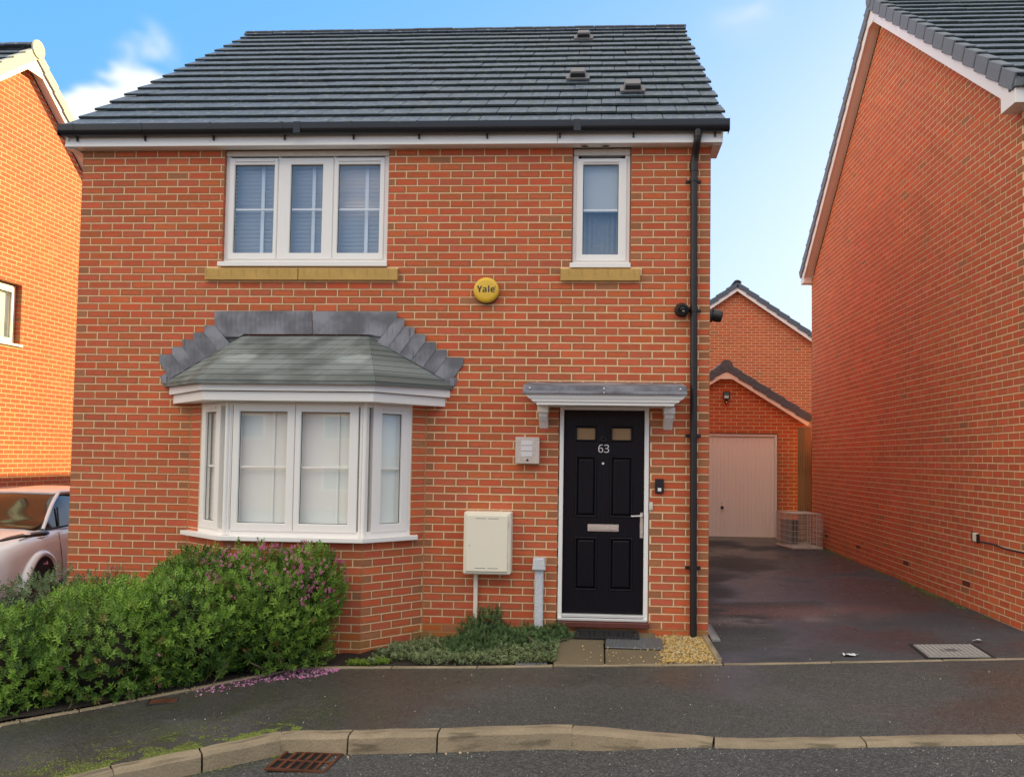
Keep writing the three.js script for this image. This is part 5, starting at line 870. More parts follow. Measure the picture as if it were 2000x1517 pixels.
function shrub(name, label, base, ells, { n, tone, flowers = 0, flowerAt, leafRgb, stems = 10, size = 1, geos = hebeSprigs, lump = 0.16, inner = true }) {
  const t = thing(name, label, 'shrub', base), O = V(...base), lists = geos.map(() => []), fl = [];
  const area = ells.map(([, r]) => r[0] * r[1] + r[1] * r[2] + r[0] * r[2]), tot = area.reduce((a, b) => a + b);
  const inside = (p, k, s) => ells.some(([c, r], i) => i !== k && Math.pow((p.x - c[0]) / r[0], 2) + Math.pow((p.y - c[1]) / r[1], 2) + Math.pow((p.z - c[2]) / r[2], 2) < s);
  let guard = 0; const want = n + flowers; let nf = 0, nl = 0;
  while (nf + nl < want && guard++ < want * 8) {
    let k = 0, a = rnd() * tot; while (a > area[k] && k < ells.length - 1) a -= area[k++];
    const [c, r] = ells[k], d = V(R(-1, 1), R(-1, 1), R(-1, 1)); if (d.lengthSq() > 1 || d.lengthSq() < 0.01) continue; d.normalize();
    const bump = 1 + lump * (fbm(d.x * 3 + c[0] * 9, d.y * 3 + c[1] * 5, d.z * 3 + c[2], 3) - 0.5) * 2, dep = 1 - 0.42 * Math.pow(rnd(), 2.0);
    const p = V(c[0] + r[0] * d.x * bump * dep, c[1] + r[1] * d.y * bump * dep, c[2] + r[2] * d.z * bump * dep);
    if (p.y < groundY(p.x, p.z) + 0.03 || inside(p, k, 0.55)) continue;
    if (fbm(p.x * 5.5, p.y * 5.5, p.z * 5.5 + 4, 3) < 0.36 - 0.12 * smooth(0.1, 0.6, p.y) && dep > 0.85) continue;
    if (p.z < 0.06 || (p.x > 1.4 && p.x < 3.3 && p.z < 0.55) ) continue;
    const nrm = V(d.x / r[0], d.y / r[1], d.z / r[2]).normalize(), dir = nrm.clone().multiplyScalar(0.75).add(V(R(-0.4, 0.4), R(0.35, 0.8), R(-0.4, 0.4))).normalize();
    const isF = nf < flowers && dep > 0.955 && (!flowerAt || rnd() < flowerAt(p));
    if (isF) { for (let j = 0; j < 3; j++) fl.push({ p: p.clone().sub(O).addScaledVector(dir, 0.045).add(V(R(-0.012, 0.012), R(-0.008, 0.012), R(-0.012, 0.012))), q: quatTo(dir, rnd() * 6), s: R(0.5, 0.95), c: mix3([0.60, 0.09, 0.26], [0.74, 0.34, 0.46], rnd()) }); nf++; }
    else if (nl < n) { lists[Math.floor(rnd() * geos.length)].push({ p: p.sub(O), q: quatTo(dir, rnd() * 6), s: size * R(0.8, 1.35), c: tone(p.clone().add(O), rnd()) }); nl++; }
  }
  const mat = leafMat(leafRgb ?? [1, 1, 1]);
  lists.forEach((l, i) => l.length && scatter('foliage', geos[i], mat, t, l));
  if (fl.length) scatter('flowers', flowerGeo, leafMat([1, 1, 1]), t, fl);
  if (inner) { const g = ells.map(([c, r]) => { const s = new THREE.IcosahedronGeometry(1, 3), p = s.attributes.position; for (let i = 0; i < p.count; i++) { const k = 0.48 + 0.2 * fbm(p.getX(i) * 3, p.getY(i) * 3, p.getZ(i) * 3, 3); p.setXYZ(i, p.getX(i) * k * r[0], Math.max(p.getY(i) * k * r[1], groundY(c[0], c[2]) - c[1]), p.getZ(i) * k * r[2]); } s.translate(c[0] - base[0], c[1] - base[1], Math.max(c[2], 0) - base[2]); s.computeVertexNormals(); return s; }); mesh('dark_core', g, std({ rgb: [0.03, 0.024, 0.014], roughness: 1 }), t, 'stuff'); }  // solid core filling the shrub, the shade inside put into its dark colour
  const st = []; for (let i = 0; i < stems; i++) { const [c, r] = ells[i % ells.length], x = c[0] + R(-0.75, 0.75) * r[0], z = c[2] + R(0.2, 0.95) * r[2], y = groundY(x, z), a = R(0, 6); st.push(tube([[x - base[0], y - base[1], z - base[2]], [x + 0.05 * Math.cos(a) - base[0], y + 0.07 - base[1], z + 0.05 * Math.sin(a) - base[2]], [x + 0.14 * Math.cos(a + 0.6) - base[0], y + R(0.06, 0.2) - base[1], z + 0.14 * Math.sin(a + 0.6) - base[2]]], R(0.0025, 0.006), 5, 8)); }
  if (st.length) mesh('stem', st, std({ rgb: [0.16, 0.115, 0.07], roughness: 0.9 }), t, 'stuff');
  return t;
}
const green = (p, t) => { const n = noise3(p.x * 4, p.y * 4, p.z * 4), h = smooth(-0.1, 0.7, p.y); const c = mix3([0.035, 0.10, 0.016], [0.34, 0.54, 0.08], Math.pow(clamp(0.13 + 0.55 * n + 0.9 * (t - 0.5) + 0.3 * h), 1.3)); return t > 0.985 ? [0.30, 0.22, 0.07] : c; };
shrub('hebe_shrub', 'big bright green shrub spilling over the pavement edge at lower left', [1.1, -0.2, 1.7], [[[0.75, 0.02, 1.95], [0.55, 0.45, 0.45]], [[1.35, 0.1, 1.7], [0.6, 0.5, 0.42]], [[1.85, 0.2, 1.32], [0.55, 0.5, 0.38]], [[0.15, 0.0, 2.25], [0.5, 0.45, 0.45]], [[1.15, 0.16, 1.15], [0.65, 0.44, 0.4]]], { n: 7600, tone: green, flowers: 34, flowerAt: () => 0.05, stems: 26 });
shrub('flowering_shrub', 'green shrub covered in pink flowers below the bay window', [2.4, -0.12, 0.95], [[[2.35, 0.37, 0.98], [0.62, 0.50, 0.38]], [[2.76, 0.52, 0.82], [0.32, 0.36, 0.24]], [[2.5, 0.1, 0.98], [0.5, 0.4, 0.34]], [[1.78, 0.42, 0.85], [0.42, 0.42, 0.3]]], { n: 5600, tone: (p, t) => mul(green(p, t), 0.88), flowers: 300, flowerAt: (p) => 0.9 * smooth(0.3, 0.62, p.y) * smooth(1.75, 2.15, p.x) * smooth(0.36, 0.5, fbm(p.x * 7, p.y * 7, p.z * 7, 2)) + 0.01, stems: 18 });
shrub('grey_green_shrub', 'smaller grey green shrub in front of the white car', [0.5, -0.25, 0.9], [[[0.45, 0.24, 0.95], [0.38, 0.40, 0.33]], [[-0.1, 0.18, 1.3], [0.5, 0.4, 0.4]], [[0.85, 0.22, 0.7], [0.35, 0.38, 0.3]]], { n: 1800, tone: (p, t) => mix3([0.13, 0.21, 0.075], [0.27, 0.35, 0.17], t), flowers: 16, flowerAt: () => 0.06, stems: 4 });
const fineSprig = [sprigGeo(5, 3, 0.022, 0.0065, 0.008, 21, 0.8), sprigGeo(4, 3, 0.024, 0.007, 0.009, 22, 0.75)];
shrub('dark_bush', 'low dark green bush between pipe cover and meter conduit', [4.5, -0.05, 0.4], [[[4.32, 0.04, 0.30], [0.26, 0.22, 0.22]], [[4.62, -0.02, 0.42], [0.36, 0.17, 0.32]], [[4.93, 0.0, 0.28], [0.18, 0.15, 0.18]], [[4.22, -0.06, 0.55], [0.35, 0.14, 0.3]]], { n: 3000, tone: (p, t) => mix3([0.045, 0.11, 0.035], [0.17, 0.27, 0.09], t), geos: fineSprig, stems: 8, size: 0.9, lump: 0.35 });
const roundSprig = [sprigGeo(3, 3, 0.016, 0.011, 0.006, 31, 0.8), sprigGeo(3, 2, 0.018, 0.012, 0.007, 32, 0.8)];
function carpet(name, label, category, n, area, tone, geos, size, hgt) {
  const lists = geos.map(() => []);
  for (let i = 0; i < n; i++) { const p = area(); if (!p) continue; const y = groundY(p[0], Math.min(p[1], 1)) + 0.01 + hgt * Math.pow(fbm(p[0] * 6, p[1] * 6, 5, 3), 1.4) * rnd(); lists[i % geos.length].push({ p: V(p[0], y, p[1]), q: quatTo(V(R(-0.6, 0.6), 1, R(-0.4, 0.8)).normalize(), rnd() * 6), s: size * R(0.7, 1.4), c: tone(p, rnd()) }); }
  const mat = leafMat([1, 1, 1]); const t = thing(name, label, category); tag(t, null, null, null, 'stuff');
  lists.forEach((l, i) => scatter('foliage', geos[i], mat, t, l)); return t;
}
const inBed = (x0, x1, z0) => () => { const x = R(x0, x1), z = R(z0, bedEdge(x) - 0.06); return (x > 1.5 && x < 3.66 && z < 0.12 + 0.5 * smooth(3.66, 3.15, x)) ? null : (fbm(x * 3, z * 3, 8, 3) < 0.36 ? null : [x, z]); };
carpet('ground_cover', 'grey green creeping ground cover in the bed below the bay', 'ground cover', 4300, inBed(3.35, 5.0, 0.1), (p, t) => mix3([0.13, 0.19, 0.07], [0.36, 0.42, 0.22], t), roundSprig, 1.0, 0.16);
carpet('lime_cover', 'small bright lime green patch at the pavement edge', 'ground cover', 420, () => { const a = R(0, 6.28), r = Math.sqrt(rnd()); return [3.36 + 0.20 * r * Math.cos(a), 0.93 + 0.09 * r * Math.sin(a)]; }, (p, t) => mix3([0.16, 0.26, 0.03], [0.30, 0.40, 0.06], t), roundSprig, 0.9, 0.05);
carpet('weeds', 'pale weeds sprouting at the pavement edge beside the slabs', 'weeds', 330, () => { const x = R(4.45, 5.0); return [x, bedEdge(x) - 0.06 - Math.abs(R(0, 0.12))]; }, (p, t) => mix3([0.16, 0.20, 0.07], [0.30, 0.32, 0.16], t), roundSprig, 0.9, 0.06);

// ------------------------------------------------------------------ loose stuff on the ground
const pebble = (() => { const g = new THREE.IcosahedronGeometry(1, 0), p = g.attributes.position; for (let i = 0; i < p.count; i++) { const k = 0.8 + 0.4 * hash3(Math.round(p.getX(i) * 50), Math.round(p.getY(i) * 50), Math.round(p.getZ(i) * 50)); p.setXYZ(i, p.getX(i) * k, p.getY(i) * 0.6 * k, p.getZ(i) * k * 0.85); } g.computeVertexNormals(); return g; })();
const rq = () => new THREE.Quaternion().setFromEuler(new THREE.Euler(R(-3, 3), R(-3, 3), R(-3, 3)));
const stoneMat = std({ rgb: [1, 1, 1], map: grain, roughness: 0.85 });
const slabY = (z) => lerp(0.05, -0.004, clamp(z / 1.13));
{
  const it = [];
  for (let i = 0; i < 3400; i++) { const x = R(5.90, 6.35), z = R(0.0, 1.03), e = smooth(5.9, 5.98, x); if (x < 5.97 && z < 0.62 && z > 0.22 && rnd() < 0.7) continue; it.push({ p: V(x, groundY(x, Math.min(z, 1)) + 0.0 + R(-0.004, 0.022) + 0.01 * e, z), q: rq(), s: R(0.008, 0.0165), c: mix3(mul([0.56, 0.37, 0.12], R(0.55, 1.15)), [0.62, 0.52, 0.34], rnd() < 0.25 ? 0.8 : 0) }); }
  for (let i = 0; i < 70; i++) { const x = 5.95 - Math.pow(rnd(), 2) * 0.75, z = R(0.55, 1.12); it.push({ p: V(x, slabY(z) + 0.006, z), q: rq(), s: R(0.006, 0.012), c: mul([0.60, 0.44, 0.20], R(0.7, 1.1)) }); }
  tag(scatter('gravel', pebble, stoneMat, scene, it), 'golden gravel patch beside the front step under the downpipe', 'gravel');
}
{
  const flake = new THREE.CircleGeometry(1, 5).rotateX(-Math.PI / 2); flake.scale(1, 1, 0.6);
  const it = [], pale = [];
  for (let i = 0; i < 800; i++) { const x = 2.15 + 1.0 * Math.pow(rnd(), 0.7), z = bedEdge(x) + 0.30 * Math.pow(rnd(), 1.4) * smooth(3.3, 2.9, x) + 0.005; it.push({ p: V(x, groundY(x, z) + 0.004, z), q: new THREE.Quaternion().setFromEuler(new THREE.Euler(R(-0.4, 0.4), R(0, 6), R(-0.4, 0.4))), s: R(0.007, 0.014), c: mix3([0.64, 0.18, 0.46], [0.72, 0.45, 0.58], rnd()) }); }
  tag(scatter('fallen_petals', flake, leafMat([1, 1, 1]), scene, it), 'fallen pink petals on the pavement below the flowering shrub', 'petals');
  for (let i = 0; i < 210; i++) { const x = R(0.9, 2.9), z = bedEdge(x) + (rnd() < 0.7 ? R(-0.04, 0.02) : Math.abs(R(0, 0.14)) * rnd()); pale.push({ p: V(x, groundY(x, z) + (z < bedEdge(x) ? 0.016 : 0.004), z), q: new THREE.Quaternion().setFromEuler(new THREE.Euler(R(-0.4, 0.4), R(0, 6), R(-0.4, 0.4))), s: R(0.005, 0.011), c: mix3([0.42, 0.33, 0.16], [0.70, 0.62, 0.50], rnd()) }); }
  tag(scatter('dead_leaves', flake, leafMat([1, 1, 1]), scene, pale), 'small dry leaves along the edging under the shrubs', 'leaves');
}
{
  const tuft = new THREE.IcosahedronGeometry(1, 0); tuft.scale(1, 0.5, 1);
  const it = [];
  for (let i = 0; i < 26000; i++) { const x = 3.35 - 3.6 * Math.pow(rnd(), 1.2), d = Math.abs(R(-1, 1) * R(0, 1)) * 0.95 * smooth(3.6, 2.2, x) + 0.006, z = kerbBack(x) - d; if (fbm(x * 13, z * 13, 3, 4) < 0.45 + 0.22 * d) continue; it.push({ p: V(x, groundY(x, z) + 0.001, z), q: new THREE.Quaternion().setFromAxisAngle(V(0, 1, 0), R(0, 6)), s: R(0.0016, 0.006), c: mix3([0.07, 0.095, 0.015], [0.20, 0.235, 0.04], rnd()) }); }
  for (let i = 0; i < 500; i++) { const x = R(-0.5, 3.4), z = kerbBack(x) + 0.147 + Math.abs(R(0, 0.05)) * rnd(); if (fbm(x * 7, z * 7, 9, 3) < 0.5) continue; it.push({ p: V(x, roadY(x, z) + 0.002, z), s: R(0.004, 0.011), c: mix3([0.10, 0.14, 0.02], [0.25, 0.29, 0.05], rnd()) }); }
  for (let i = 0; i < 900; i++) { const z = R(-7.6, -0.6), x = 9.345 - Math.abs(R(0, 0.12)) * rnd(); if (fbm(x * 3, z * 3, 9, 3) < 0.5) continue; it.push({ p: V(x, groundY(x, z) + 0.002, z), s: R(0.005, 0.014), c: mix3([0.07, 0.085, 0.02], [0.16, 0.18, 0.04], rnd()) }); }
  tag(scatter('moss', tuft, std({ rgb: [1, 1, 1], roughness: 1 }), scene, it), 'yellow green moss along the kerb and wall foot', 'moss');
}
{
  const it = [];
  for (let i = 0; i < 90; i++) { const x = R(2.0, 9.2), z = x > 6.5 ? R(-3, 2.6) : R(1.3, 2.6); it.push({ p: V(x, groundY(x, z) + 0.002, z), q: rq(), s: R(0.002, 0.0055), c: mul([0.75, 0.73, 0.68], R(0.6, 1.1)) }); }
  for (let i = 0; i < 900; i++) { const x = R(0.5, 9.5), z = kerbBack(x) + 0.15 + 0.9 * Math.pow(rnd(), 1.6); it.push({ p: V(x, roadY(x, z) + 0.001, z), q: rq(), s: R(0.0018, 0.0048), c: mul([0.5, 0.5, 0.48], R(0.4, 1.3)) }); }
  for (const [x, o] of [[4.47, 0.17], [4.52, 0.175], [4.38, 0.18], [4.15, 0.19], [3.75, 0.2]]) { const z = kerbBack(x) + o; it.push({ p: V(x, roadY(x, z) + 0.006, z), q: rq(), s: R(0.007, 0.013), c: [0.6, 0.46, 0.25] }); }
  tag(scatter('grit', pebble, stoneMat, scene, it), 'pale grit and pebbles scattered over the tarmac', 'grit');
}

// ------------------------------------------------------------------ front step: slabs, mat, covers
function slab(x0, x1, z0, z1, label) { const t = thing('paving_slab', label, 'paving slab', [(x0 + x1) / 2, slabY((z0 + z1) / 2), (z0 + z1) / 2]); const g = cbox(x1 - x0 - 0.008, 0.05, z1 - z0 - 0.008, 0.006).rotateX(Math.atan2(0.054, 1.13)).translate(0, -0.025, 0), u = g.attributes.uv; for (let i = 0; i < u.count; i++) u.setXY(i, u.getX(i) * 1.1 + x0, u.getY(i) * 1.1 + z0 * 1.7); mesh('slab', g, M.slab, t); return t; }
slab(4.975, 5.408, 0.325, 1.13, 'large brown paving slab left of the tread plate at the pavement edge');
slab(5.412, 5.905, 0.62, 1.12, 'paving slab between tread plate and pavement edge with scattered gravel');
slab(4.98, 5.43, 0.02, 0.32, 'paving slab under the left end of the doormat');
slab(5.434, 5.90, 0.02, 0.25, 'paving slab under the right end of the doormat');
function treadPlate(name, label, x, z, w, d, mat, y, turn, cat, tilt = 0, nx = 16, nz = 9) {
  const t = thing(name, label, cat, [x, y, z], turn); t.rotation.x = tilt;
  mesh('plate', cbox(w, 0.012, d, 0.003), mat, t);
  const g = []; for (let i = 0; i < nx; i++) for (let k = 0; k < nz; k++) { const q = cbox(w / nx * 0.72, 0.006, d / nz * 0.3, 0.002); q.rotateY((i + k) % 2 ? 0.78 : -0.78); q.translate((i + 0.5) / nx * w * 0.96 - w * 0.48, 0.0075, (k + 0.5) / nz * d * 0.96 - d * 0.48); g.push(q); }
  mesh('raised_tread', g, mat, t, 'stuff'); return t;
}
treadPlate('tread_plate', 'dark tread plate cover beside the doormat', 5.682, 0.425, 0.52, 0.37, M.tread, slabY(0.43) + 0.004, -0.03, 'cover plate', 0.048);
treadPlate('tread_plate', 'small dark tread plate half hidden in plants left of the slabs', 4.79, 1.03, 0.27, 0.2, M.tread, groundY(4.8, 1) + 0.006, 0.02, 'cover plate', 0, 9, 6);
{
  const t = thing('door_mat', 'black rubber doormat with open scroll grid in front of the door', 'doormat', [5.432, slabY(0.19) + 0.003, 0.185]); t.rotation.x = 0.048;
  mesh('border', ext(rect(-0.305, 0.305, -0.145, 0.145), 0.02, 0.004, [rect(-0.275, 0.275, -0.115, 0.115).reverse()]).rotateX(-Math.PI / 2), M.rubber, t);
  const g = []; for (let i = 1; i < 4; i++) g.push(bx(-0.275 + i * 0.1375 - 0.01, -0.275 + i * 0.1375 + 0.01, 0, 0.02, -0.115, 0.115, 0.003));
  mesh('cross_bar', g, M.rubber, t, 'stuff');
  const s = []; for (let c = 0; c < 4; c++) { const x = -0.275 + (c + 0.5) * 0.1375; for (let i = -3; i <= 3; i++) s.push(bx(x - 0.058, x + 0.058, 0.002, 0.014, i * 0.03 - 0.004, i * 0.03 + 0.004, 0.001)); for (let i = -1; i <= 1; i++) s.push(new THREE.TorusGeometry(0.03, 0.005, 6, 16).rotateX(Math.PI / 2).translate(x, 0.012, i * 0.065)); }
  mesh('scroll_grid', s, M.rubber, t, 'stuff');
}
{
  const t = thing('manhole_cover', 'grey metal manhole cover with tread pattern set in the driveway', 'manhole cover', [8.385, groundY(8.385, 0.74) + 0.003, 0.74], -0.09); t.rotation.z = 0.05;
  mesh('frame', ring(-0.275, 0.275, -0.275, 0.275, 0.022, 0.012, 0.002).rotateX(-Math.PI / 2).translate(0, -0.005, 0), M.rubber, t);
  mesh('lid', cbox(0.49, 0.014, 0.49, 0.003), M.galv, t);
  const g = []; for (let i = 0; i < 12; i++) for (let k = 0; k < 10; k++) { if (Math.hypot(i - 5.5, k - 4.5) < 1.5) continue; const q = cbox(0.027, 0.007, 0.03, 0.003); q.translate((i + 0.5) * 0.0395 - 0.237, 0.009, (k + 0.5) * 0.047 - 0.235); g.push(q); }
  mesh('raised_tread', g, M.galv, t, 'stuff'); mesh('badge', cbox(0.16, 0.006, 0.1, 0.002).translate(0, 0.008, 0), M.tread, t);
}
{
  const x = 3.497, z = 2.915, t = thing('road_gully', 'rusty slotted drain grate in the road against the kerb', 'drain grate', [x, roadY(x, z) + 0.008, z], -0.06);
  mesh('pit', bx(-0.18, 0.18, -0.004, -0.002, -0.15, 0.15, 0), M.pit, t);
  mesh('frame', ring(-0.195, 0.195, -0.165, 0.165, 0.022, 0.016, 0.003).rotateX(-Math.PI / 2).translate(0, -0.006, 0), M.rust, t);
  for (let i = 1; i < 6; i++) mesh('bar', bx(-0.175 + i * 0.0583 - 0.011, -0.175 + i * 0.0583 + 0.011, -0.006, 0.010, -0.144, 0.144, 0.003), M.rust, t);
  mesh('cross_bar', bx(-0.174, 0.174, -0.006, 0.0085, -0.01, 0.01, 0.003), M.rust, t);
}
{
  const x = 2.035, z = 1.905, t = thing('stopcock_cover', 'small rusty brown cover set in the pavement near the shrubs', 'cover plate', [x, groundY(x, z) + 0.001, z], 0.36);
  mesh('lid', cbox(0.19, 0.012, 0.125, 0.003), M.rust, t); mesh('frame', ring(-0.11, 0.11, -0.076, 0.076, 0.012, 0.012, 0.002).rotateX(-Math.PI / 2).translate(0, -0.006, 0), M.rubber, t);
}
{
  const t = thing('drain_channel', 'short grey metal drain channel at the foot of the house corner', 'drain', [6.468, 0.004, -0.24]);
  mesh('trough', ring(-0.04, 0.04, -0.36, 0.36, 0.01, 0.03, 0.002).rotateX(-Math.PI / 2).translate(0, -0.008, 0), M.galv, t); mesh('grating', bx(-0.03, 0.03, 0.0, 0.008, -0.35, 0.35, 0), M.tread, t);
  const b = []; for (let i = 0; i < 20; i++) b.push(bx(-0.03, 0.03, 0.009, 0.016, -0.34 + i * 0.035, -0.325 + i * 0.035, 0.001)); mesh('grating_bars', b, M.galv, t, 'stuff');
}
function crumple(name, label, x, z, w, d, h, seed) { const g = new THREE.PlaneGeometry(w, d, 7, 5).rotateX(-Math.PI / 2), p = g.attributes.position; for (let i = 0; i < p.count; i++) p.setY(i, h * noise3(p.getX(i) * 40 + seed, p.getZ(i) * 40, seed)); g.computeVertexNormals(); const up = g.clone(); up.translate(0, 0.0006, 0); const t = thing(name, label, 'litter', [x, groundY(x, z) + 0.002, z], R(0, 1)); mesh('sheet', [g, up], std({ rgb: [0.72, 0.73, 0.76], roughness: 0.8 }), t); }
crumple('paper_scrap', 'torn white paper scrap lying on the driveway near the pavement', 7.51, 0.82, 0.115, 0.08, 0.028, 3);
crumple('white_wrapper', 'small white wrapper beside the manhole cover', 8.745, 0.42, 0.062, 0.06, 0.03, 8);

// ------------------------------------------------------------------ dog crate by the garage
{
  const t = thing('wire_crate', 'empty metal wire dog crate beside the garage door', 'dog crate', [8.93, groundY(8.93, -7.1), -7.1], 0.16), w = 0.56, d = 0.74, h = 0.61, r = 0.0035;
  const panel = (name, fn, a, b, na, nb) => { const g = []; for (let i = 0; i <= na; i++) g.push(rod(fn(i / na * a, 0), fn(i / na * a, b), i % na ? 0.0045 : r + 0.0025, 5)); for (let i = 0; i <= nb; i++) g.push(rod(fn(0, i / nb * b), fn(a, i / nb * b), i % nb ? 0.0045 : r + 0.0025, 5)); mesh(name, g, M.wire, t, 'stuff'); };
  panel('front_panel', (x, y) => [x - w / 2, y + 0.02, d / 2], w, h - 0.02, 10, 6); panel('back_panel', (x, y) => [x - w / 2, y + 0.02, -d / 2], w, h - 0.02, 10, 6);
  panel('side_panel', (x, y) => [-w / 2, y + 0.02, x - d / 2], d, h - 0.02, 13, 6); panel('side_panel', (x, y) => [w / 2, y + 0.02, x - d / 2], d, h - 0.02, 13, 6);
  panel('top_panel', (x, y) => [x - w / 2, h, y - d / 2], w, d, 10, 7);
  mesh('tray', ring(-w / 2, w / 2, -d / 2, d / 2, 0.012, 0.035, 0.002).rotateX(-Math.PI / 2), M.wire, t); mesh('back_lining', bx(-0.2, 0.14, 0.02, 0.46, -d / 2 + 0.012, -d / 2 + 0.02, 0.003), M.tread, t); mesh('tray_floor', bx(-w / 2 + 0.01, w / 2 - 0.01, 0.004, 0.01, -d / 2 + 0.01, d / 2 - 0.01, 0), M.wire, t);
}
// ------------------------------------------------------------------ the white car
{
  const t = thing('parked_car', 'white small car parked beside the sunlit gable, nose towards the street', 'car', [-3.08, -0.385, -3.61], 0.18);
  const paint = new THREE.MeshPhysicalMaterial({ color: new THREE.Color().setRGB(0.78, 0.84, 0.87), roughness: 0.35, clearcoat: 1, clearcoatRoughness: 0.05 });
  const carGlass = new THREE.MeshPhysicalMaterial({ color: new THREE.Color().setRGB(0.012, 0.014, 0.014), roughness: 0.1, ior: 1.6 });
  const loft = (st, prof, close = true) => {      // stations [z, ...args]; prof(args) -> half outline [x, y] from the keel to the centre of the top
    const rows = st.map(([z, ...a]) => { const h = prof(...a); return [...h.map(([x, y]) => [x, y, z]), ...h.slice().reverse().map(([x, y]) => [-x, y, z])]; }), n = rows[0].length, P = rows.flat(2), I = [];
    for (let k = 0; k + 1 < rows.length; k++) for (let i = 0; i < n; i++) { const a = k * n + i, b = k * n + (i + 1) % n; I.push(a, b, a + n, b, b + n, a + n); }
    for (const k of [0, rows.length - 1]) for (let i = 1; i < n - 1; i++) k ? I.push(k * n, k * n + i + 1, k * n + i) : I.push(0, i, i + 1);
    const g = new THREE.BufferGeometry(); g.setAttribute('position', new THREE.Float32BufferAttribute(P, 3)); g.setIndex(I); return toCreasedNormals(g, 0.75);
  };
  const fine = (st, n) => { const o = []; for (let i = 0; i + 1 < st.length; i++) for (let k = 0; k < n; k++) { const a = st[Math.max(0, i - 1)], b = st[i], c = st[i + 1], d = st[Math.min(st.length - 1, i + 2)], u = k / n; o.push(b.map((_, j) => j === 0 ? lerp(b[0], c[0], u) : 0.5 * (2 * b[j] + (c[j] - a[j]) * u + (2 * a[j] - 5 * b[j] + 4 * c[j] - d[j]) * u * u + (3 * b[j] - a[j] - 3 * c[j] + d[j]) * u * u * u))); } o.push(st[st.length - 1]); return o; };
  const section = (hw, yb, ys, yt) => [[0, yb], [hw * 0.86, yb], [hw * 0.955, yb + 0.05], [hw * 0.985, yb + 0.16], [hw, (yb + ys) / 2], [hw * 0.995, ys - 0.12], [hw * 0.975, ys - 0.04], [hw * 0.93, ys + (yt - ys) * 0.25], [hw * 0.84, ys + (yt - ys) * 0.58], [hw * 0.66, ys + (yt - ys) * 0.83], [hw * 0.36, ys + (yt - ys) * 0.96], [0, yt]];
  mesh('body', loft(fine([[2.05, 0.52, 0.36, 0.62, 0.74], [1.98, 0.68, 0.27, 0.70, 0.84], [1.84, 0.78, 0.22, 0.80, 0.93], [1.55, 0.85, 0.2, 0.88, 1.00], [1.1, 0.88, 0.2, 0.95, 1.06], [0.75, 0.885, 0.2, 0.98, 1.09], [0, 0.885, 0.2, 1.0, 1.09], [-1.2, 0.885, 0.2, 1.03, 1.1], [-1.75, 0.85, 0.24, 1.02, 1.1], [-1.98, 0.74, 0.3, 0.9, 1.04], [-2.05, 0.56, 0.4, 0.72, 0.9]], 4), section), paint, t);
  const gh = (hw, ht, y0, y1) => [[0, y0], [hw, y0], [lerp(hw, ht, 0.5), lerp(y0, y1, 0.52)], [ht * 1.02, lerp(y0, y1, 0.9)], [ht * 0.9, y1], [0, y1 + 0.015]];
  mesh('glasshouse', loft(fine([[1.08, 0.70, 0.66, 1.02, 1.06], [0.95, 0.76, 0.72, 1.02, 1.13], [0.6, 0.79, 0.66, 1.03, 1.31], [0.25, 0.80, 0.61, 1.03, 1.465], [0.05, 0.80, 0.60, 1.03, 1.50], [-1.2, 0.79, 0.59, 1.04, 1.50], [-1.6, 0.76, 0.6, 1.05, 1.36], [-1.88, 0.7, 0.62, 1.05, 1.12]], 4), gh), carGlass, t);
  mesh('roof', loft(fine([[0.22, 0.55, 1.475, 1.49, 1.505], [0.1, 0.615, 1.47, 1.50, 1.535], [-0.5, 0.63, 1.46, 1.505, 1.565], [-1.1, 0.62, 1.46, 1.50, 1.555], [-1.4, 0.58, 1.45, 1.47, 1.50]], 3), (hw, yb, ys, yt) => [[0, yb], [hw, yb], [hw, ys], [hw * 0.9, lerp(ys, yt, 0.7)], [0, yt]]), paint, t);
  for (const s of [-1, 1]) {
    mesh('pillar', [tube([[s * 0.775, 1.03, 1.0], [s * 0.74, 1.14, 0.84], [s * 0.66, 1.36, 0.48], [s * 0.60, 1.50, 0.16]], 0.026, 8, 16), tube([[s * 0.60, 1.5, 0.16], [s * 0.63, 1.49, -0.5], [s * 0.61, 1.48, -1.2], [s * 0.71, 1.1, -1.86]], 0.025, 8, 20)], paint, t);
    mesh('window_trim', [tube([[s * 0.79, 1.035, 0.95], [s * 0.835, 1.04, 0.4], [s * 0.85, 1.06, -0.3], [s * 0.82, 1.1, -1.4]], 0.014, 6, 20), rod([s * 0.80, 1.04, 0.58], [s * 0.70, 1.30, 0.42], 0.012, 6), rod([s * 0.82, 1.05, -0.45], [s * 0.645, 1.48, -0.5], 0.03, 6)], M.gasket, t);
    for (const z of [1.22, -1.3]) {
      mesh('wheel_arch', new THREE.CylinderGeometry(0.375, 0.375, 0.3, 40).rotateZ(Math.PI / 2).translate(s * 0.755, 0.335, z), M.dark, t);
      const fl = new THREE.TorusGeometry(0.40, 0.055, 10, 36, Math.PI * 1.06).rotateZ(-0.09).scale(1, 1, 1.6).rotateY(Math.PI / 2).translate(s * 0.84, 0.335, z); mesh('wing_flare', fl, paint, t);
      const w = group('wheel', t, [s * 0.80, 0.325, z]); mesh('tyre', new THREE.TorusGeometry(0.245, 0.08, 12, 36).rotateY(Math.PI / 2).scale(1.2, 1, 1), M.rubber, w); const sp = [cyl(0.06, 0.06, 0.03, 16).rotateZ(Math.PI / 2).translate(s * 0.06, 0, 0)]; for (let i = 0; i < 7; i++) sp.push(bx(0.055 * s, 0.075 * s, 0.04, 0.2, -0.022, 0.022, 0.004).rotateX(i * Math.PI * 2 / 7)); sp.push(new THREE.TorusGeometry(0.19, 0.018, 8, 30).rotateY(Math.PI / 2).translate(s * 0.05, 0, 0)); mesh('rim', sp, M.silver, w);
    }
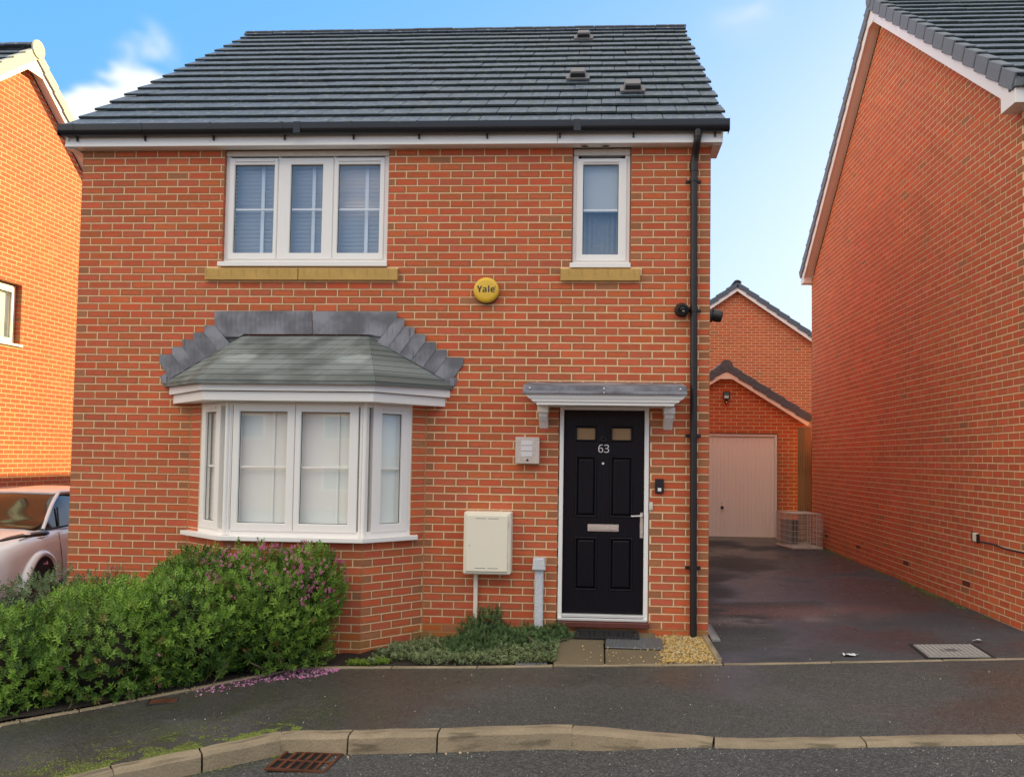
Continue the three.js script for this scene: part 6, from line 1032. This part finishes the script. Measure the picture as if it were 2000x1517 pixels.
    const lamp = group('headlight', t, [s * 0.70, 0.965, 1.34]);
    mesh('housing', new THREE.SphereGeometry(1, 28, 14).scale(0.062, 0.05, 0.40).rotateX(0.07).rotateY(-s * 0.40), carGlass, lamp); mesh('reflector', new THREE.SphereGeometry(1, 18, 10).scale(0.045, 0.032, 0.1).rotateY(-s * 0.4).translate(s * 0.022, 0.022, -0.03), M.chrome, lamp); mesh('side_light', new THREE.SphereGeometry(1, 20, 10).scale(0.03, 0.018, 0.3).rotateX(0.07).rotateY(-s * 0.4).translate(s * 0.045, -0.03, 0.02), M.silver, lamp);
    const fog = group('round_lamp', t, [s * 0.60, 0.56, 1.94]);
    mesh('bezel', new THREE.TorusGeometry(0.105, 0.022, 10, 32).rotateY(s * 0.35), paint, fog); mesh('reflector', new THREE.SphereGeometry(0.1, 24, 12, 0, Math.PI * 2, 0, Math.PI / 2).scale(1, 0.35, 1).rotateX(Math.PI / 2).rotateY(s * 0.35), M.chrome, fog); mesh('bulb_cover', new THREE.SphereGeometry(0.04, 16, 10).translate(s * 0.012, 0, 0.04), carGlass, fog);
    mesh('intake', ext([[0, 0], [0.26, 0.045], [0.30, 0.03], [0.25, -0.045], [0.18, -0.04], [0.1, -0.06], [0, -0.07]].map(([x, y]) => [s * x, y]), 0.12, 0).rotateY(s * 0.42).translate(s * 0.36, 0.735, 1.92), M.gasket, t);
    mesh('door_mirror', new THREE.SphereGeometry(0.1, 20, 12).scale(1, 0.65, 0.7).translate(s * 0.98, 1.08, 0.42), paint, t);
  }
  mesh('grille', bx(-0.3, 0.3, 0.62, 0.72, 1.98, 2.06, 0.02), M.gasket, t); mesh('lower_grille', bx(-0.42, 0.42, 0.3, 0.44, 1.9, 2.03, 0.02), M.gasket, t);
  mesh('wiper', [rod([-0.5, 1.075, 1.02], [0.1, 1.11, 0.94], 0.008, 6), rod([0.1, 1.075, 1.04], [0.62, 1.10, 0.92], 0.008, 6)], M.black, t);
  mesh('bonnet_line', [tube([[0.80, 1.0, 0.98], [0.79, 0.985, 1.25], [0.74, 0.945, 1.55]], 0.005, 5, 12), tube([[-0.80, 1.0, 0.98], [-0.79, 0.985, 1.25], [-0.74, 0.945, 1.55]], 0.005, 5, 12)], M.gasket, t);
  for (const q of [1, -1]) { mesh('shut_line', [tube([[q * 0.888, 0.30, 0.62], [q * 0.893, 0.62, 0.66], [q * 0.872, 0.97, 0.74]], 0.004, 5, 14), tube([[q * 0.889, 0.3, -0.42], [q * 0.893, 0.62, -0.42], [q * 0.872, 1.0, -0.44]], 0.004, 5, 14)], M.gasket, t); mesh('door_handle', cbox(0.02, 0.035, 0.16, 0.008).translate(q * 0.892, 0.86, -0.26), paint, t); mesh('sill_trim', cbox(0.03, 0.1, 1.7, 0.012).translate(q * 0.872, 0.25, -0.05), M.gasket, t); }
  mesh('screen_sticker', cbox(0.11, 0.04, 0.004, 0.001).rotateX(-1.05).translate(0.50, 1.385, 0.42), M.voile, t);
}
renderer.render(scene, camera);
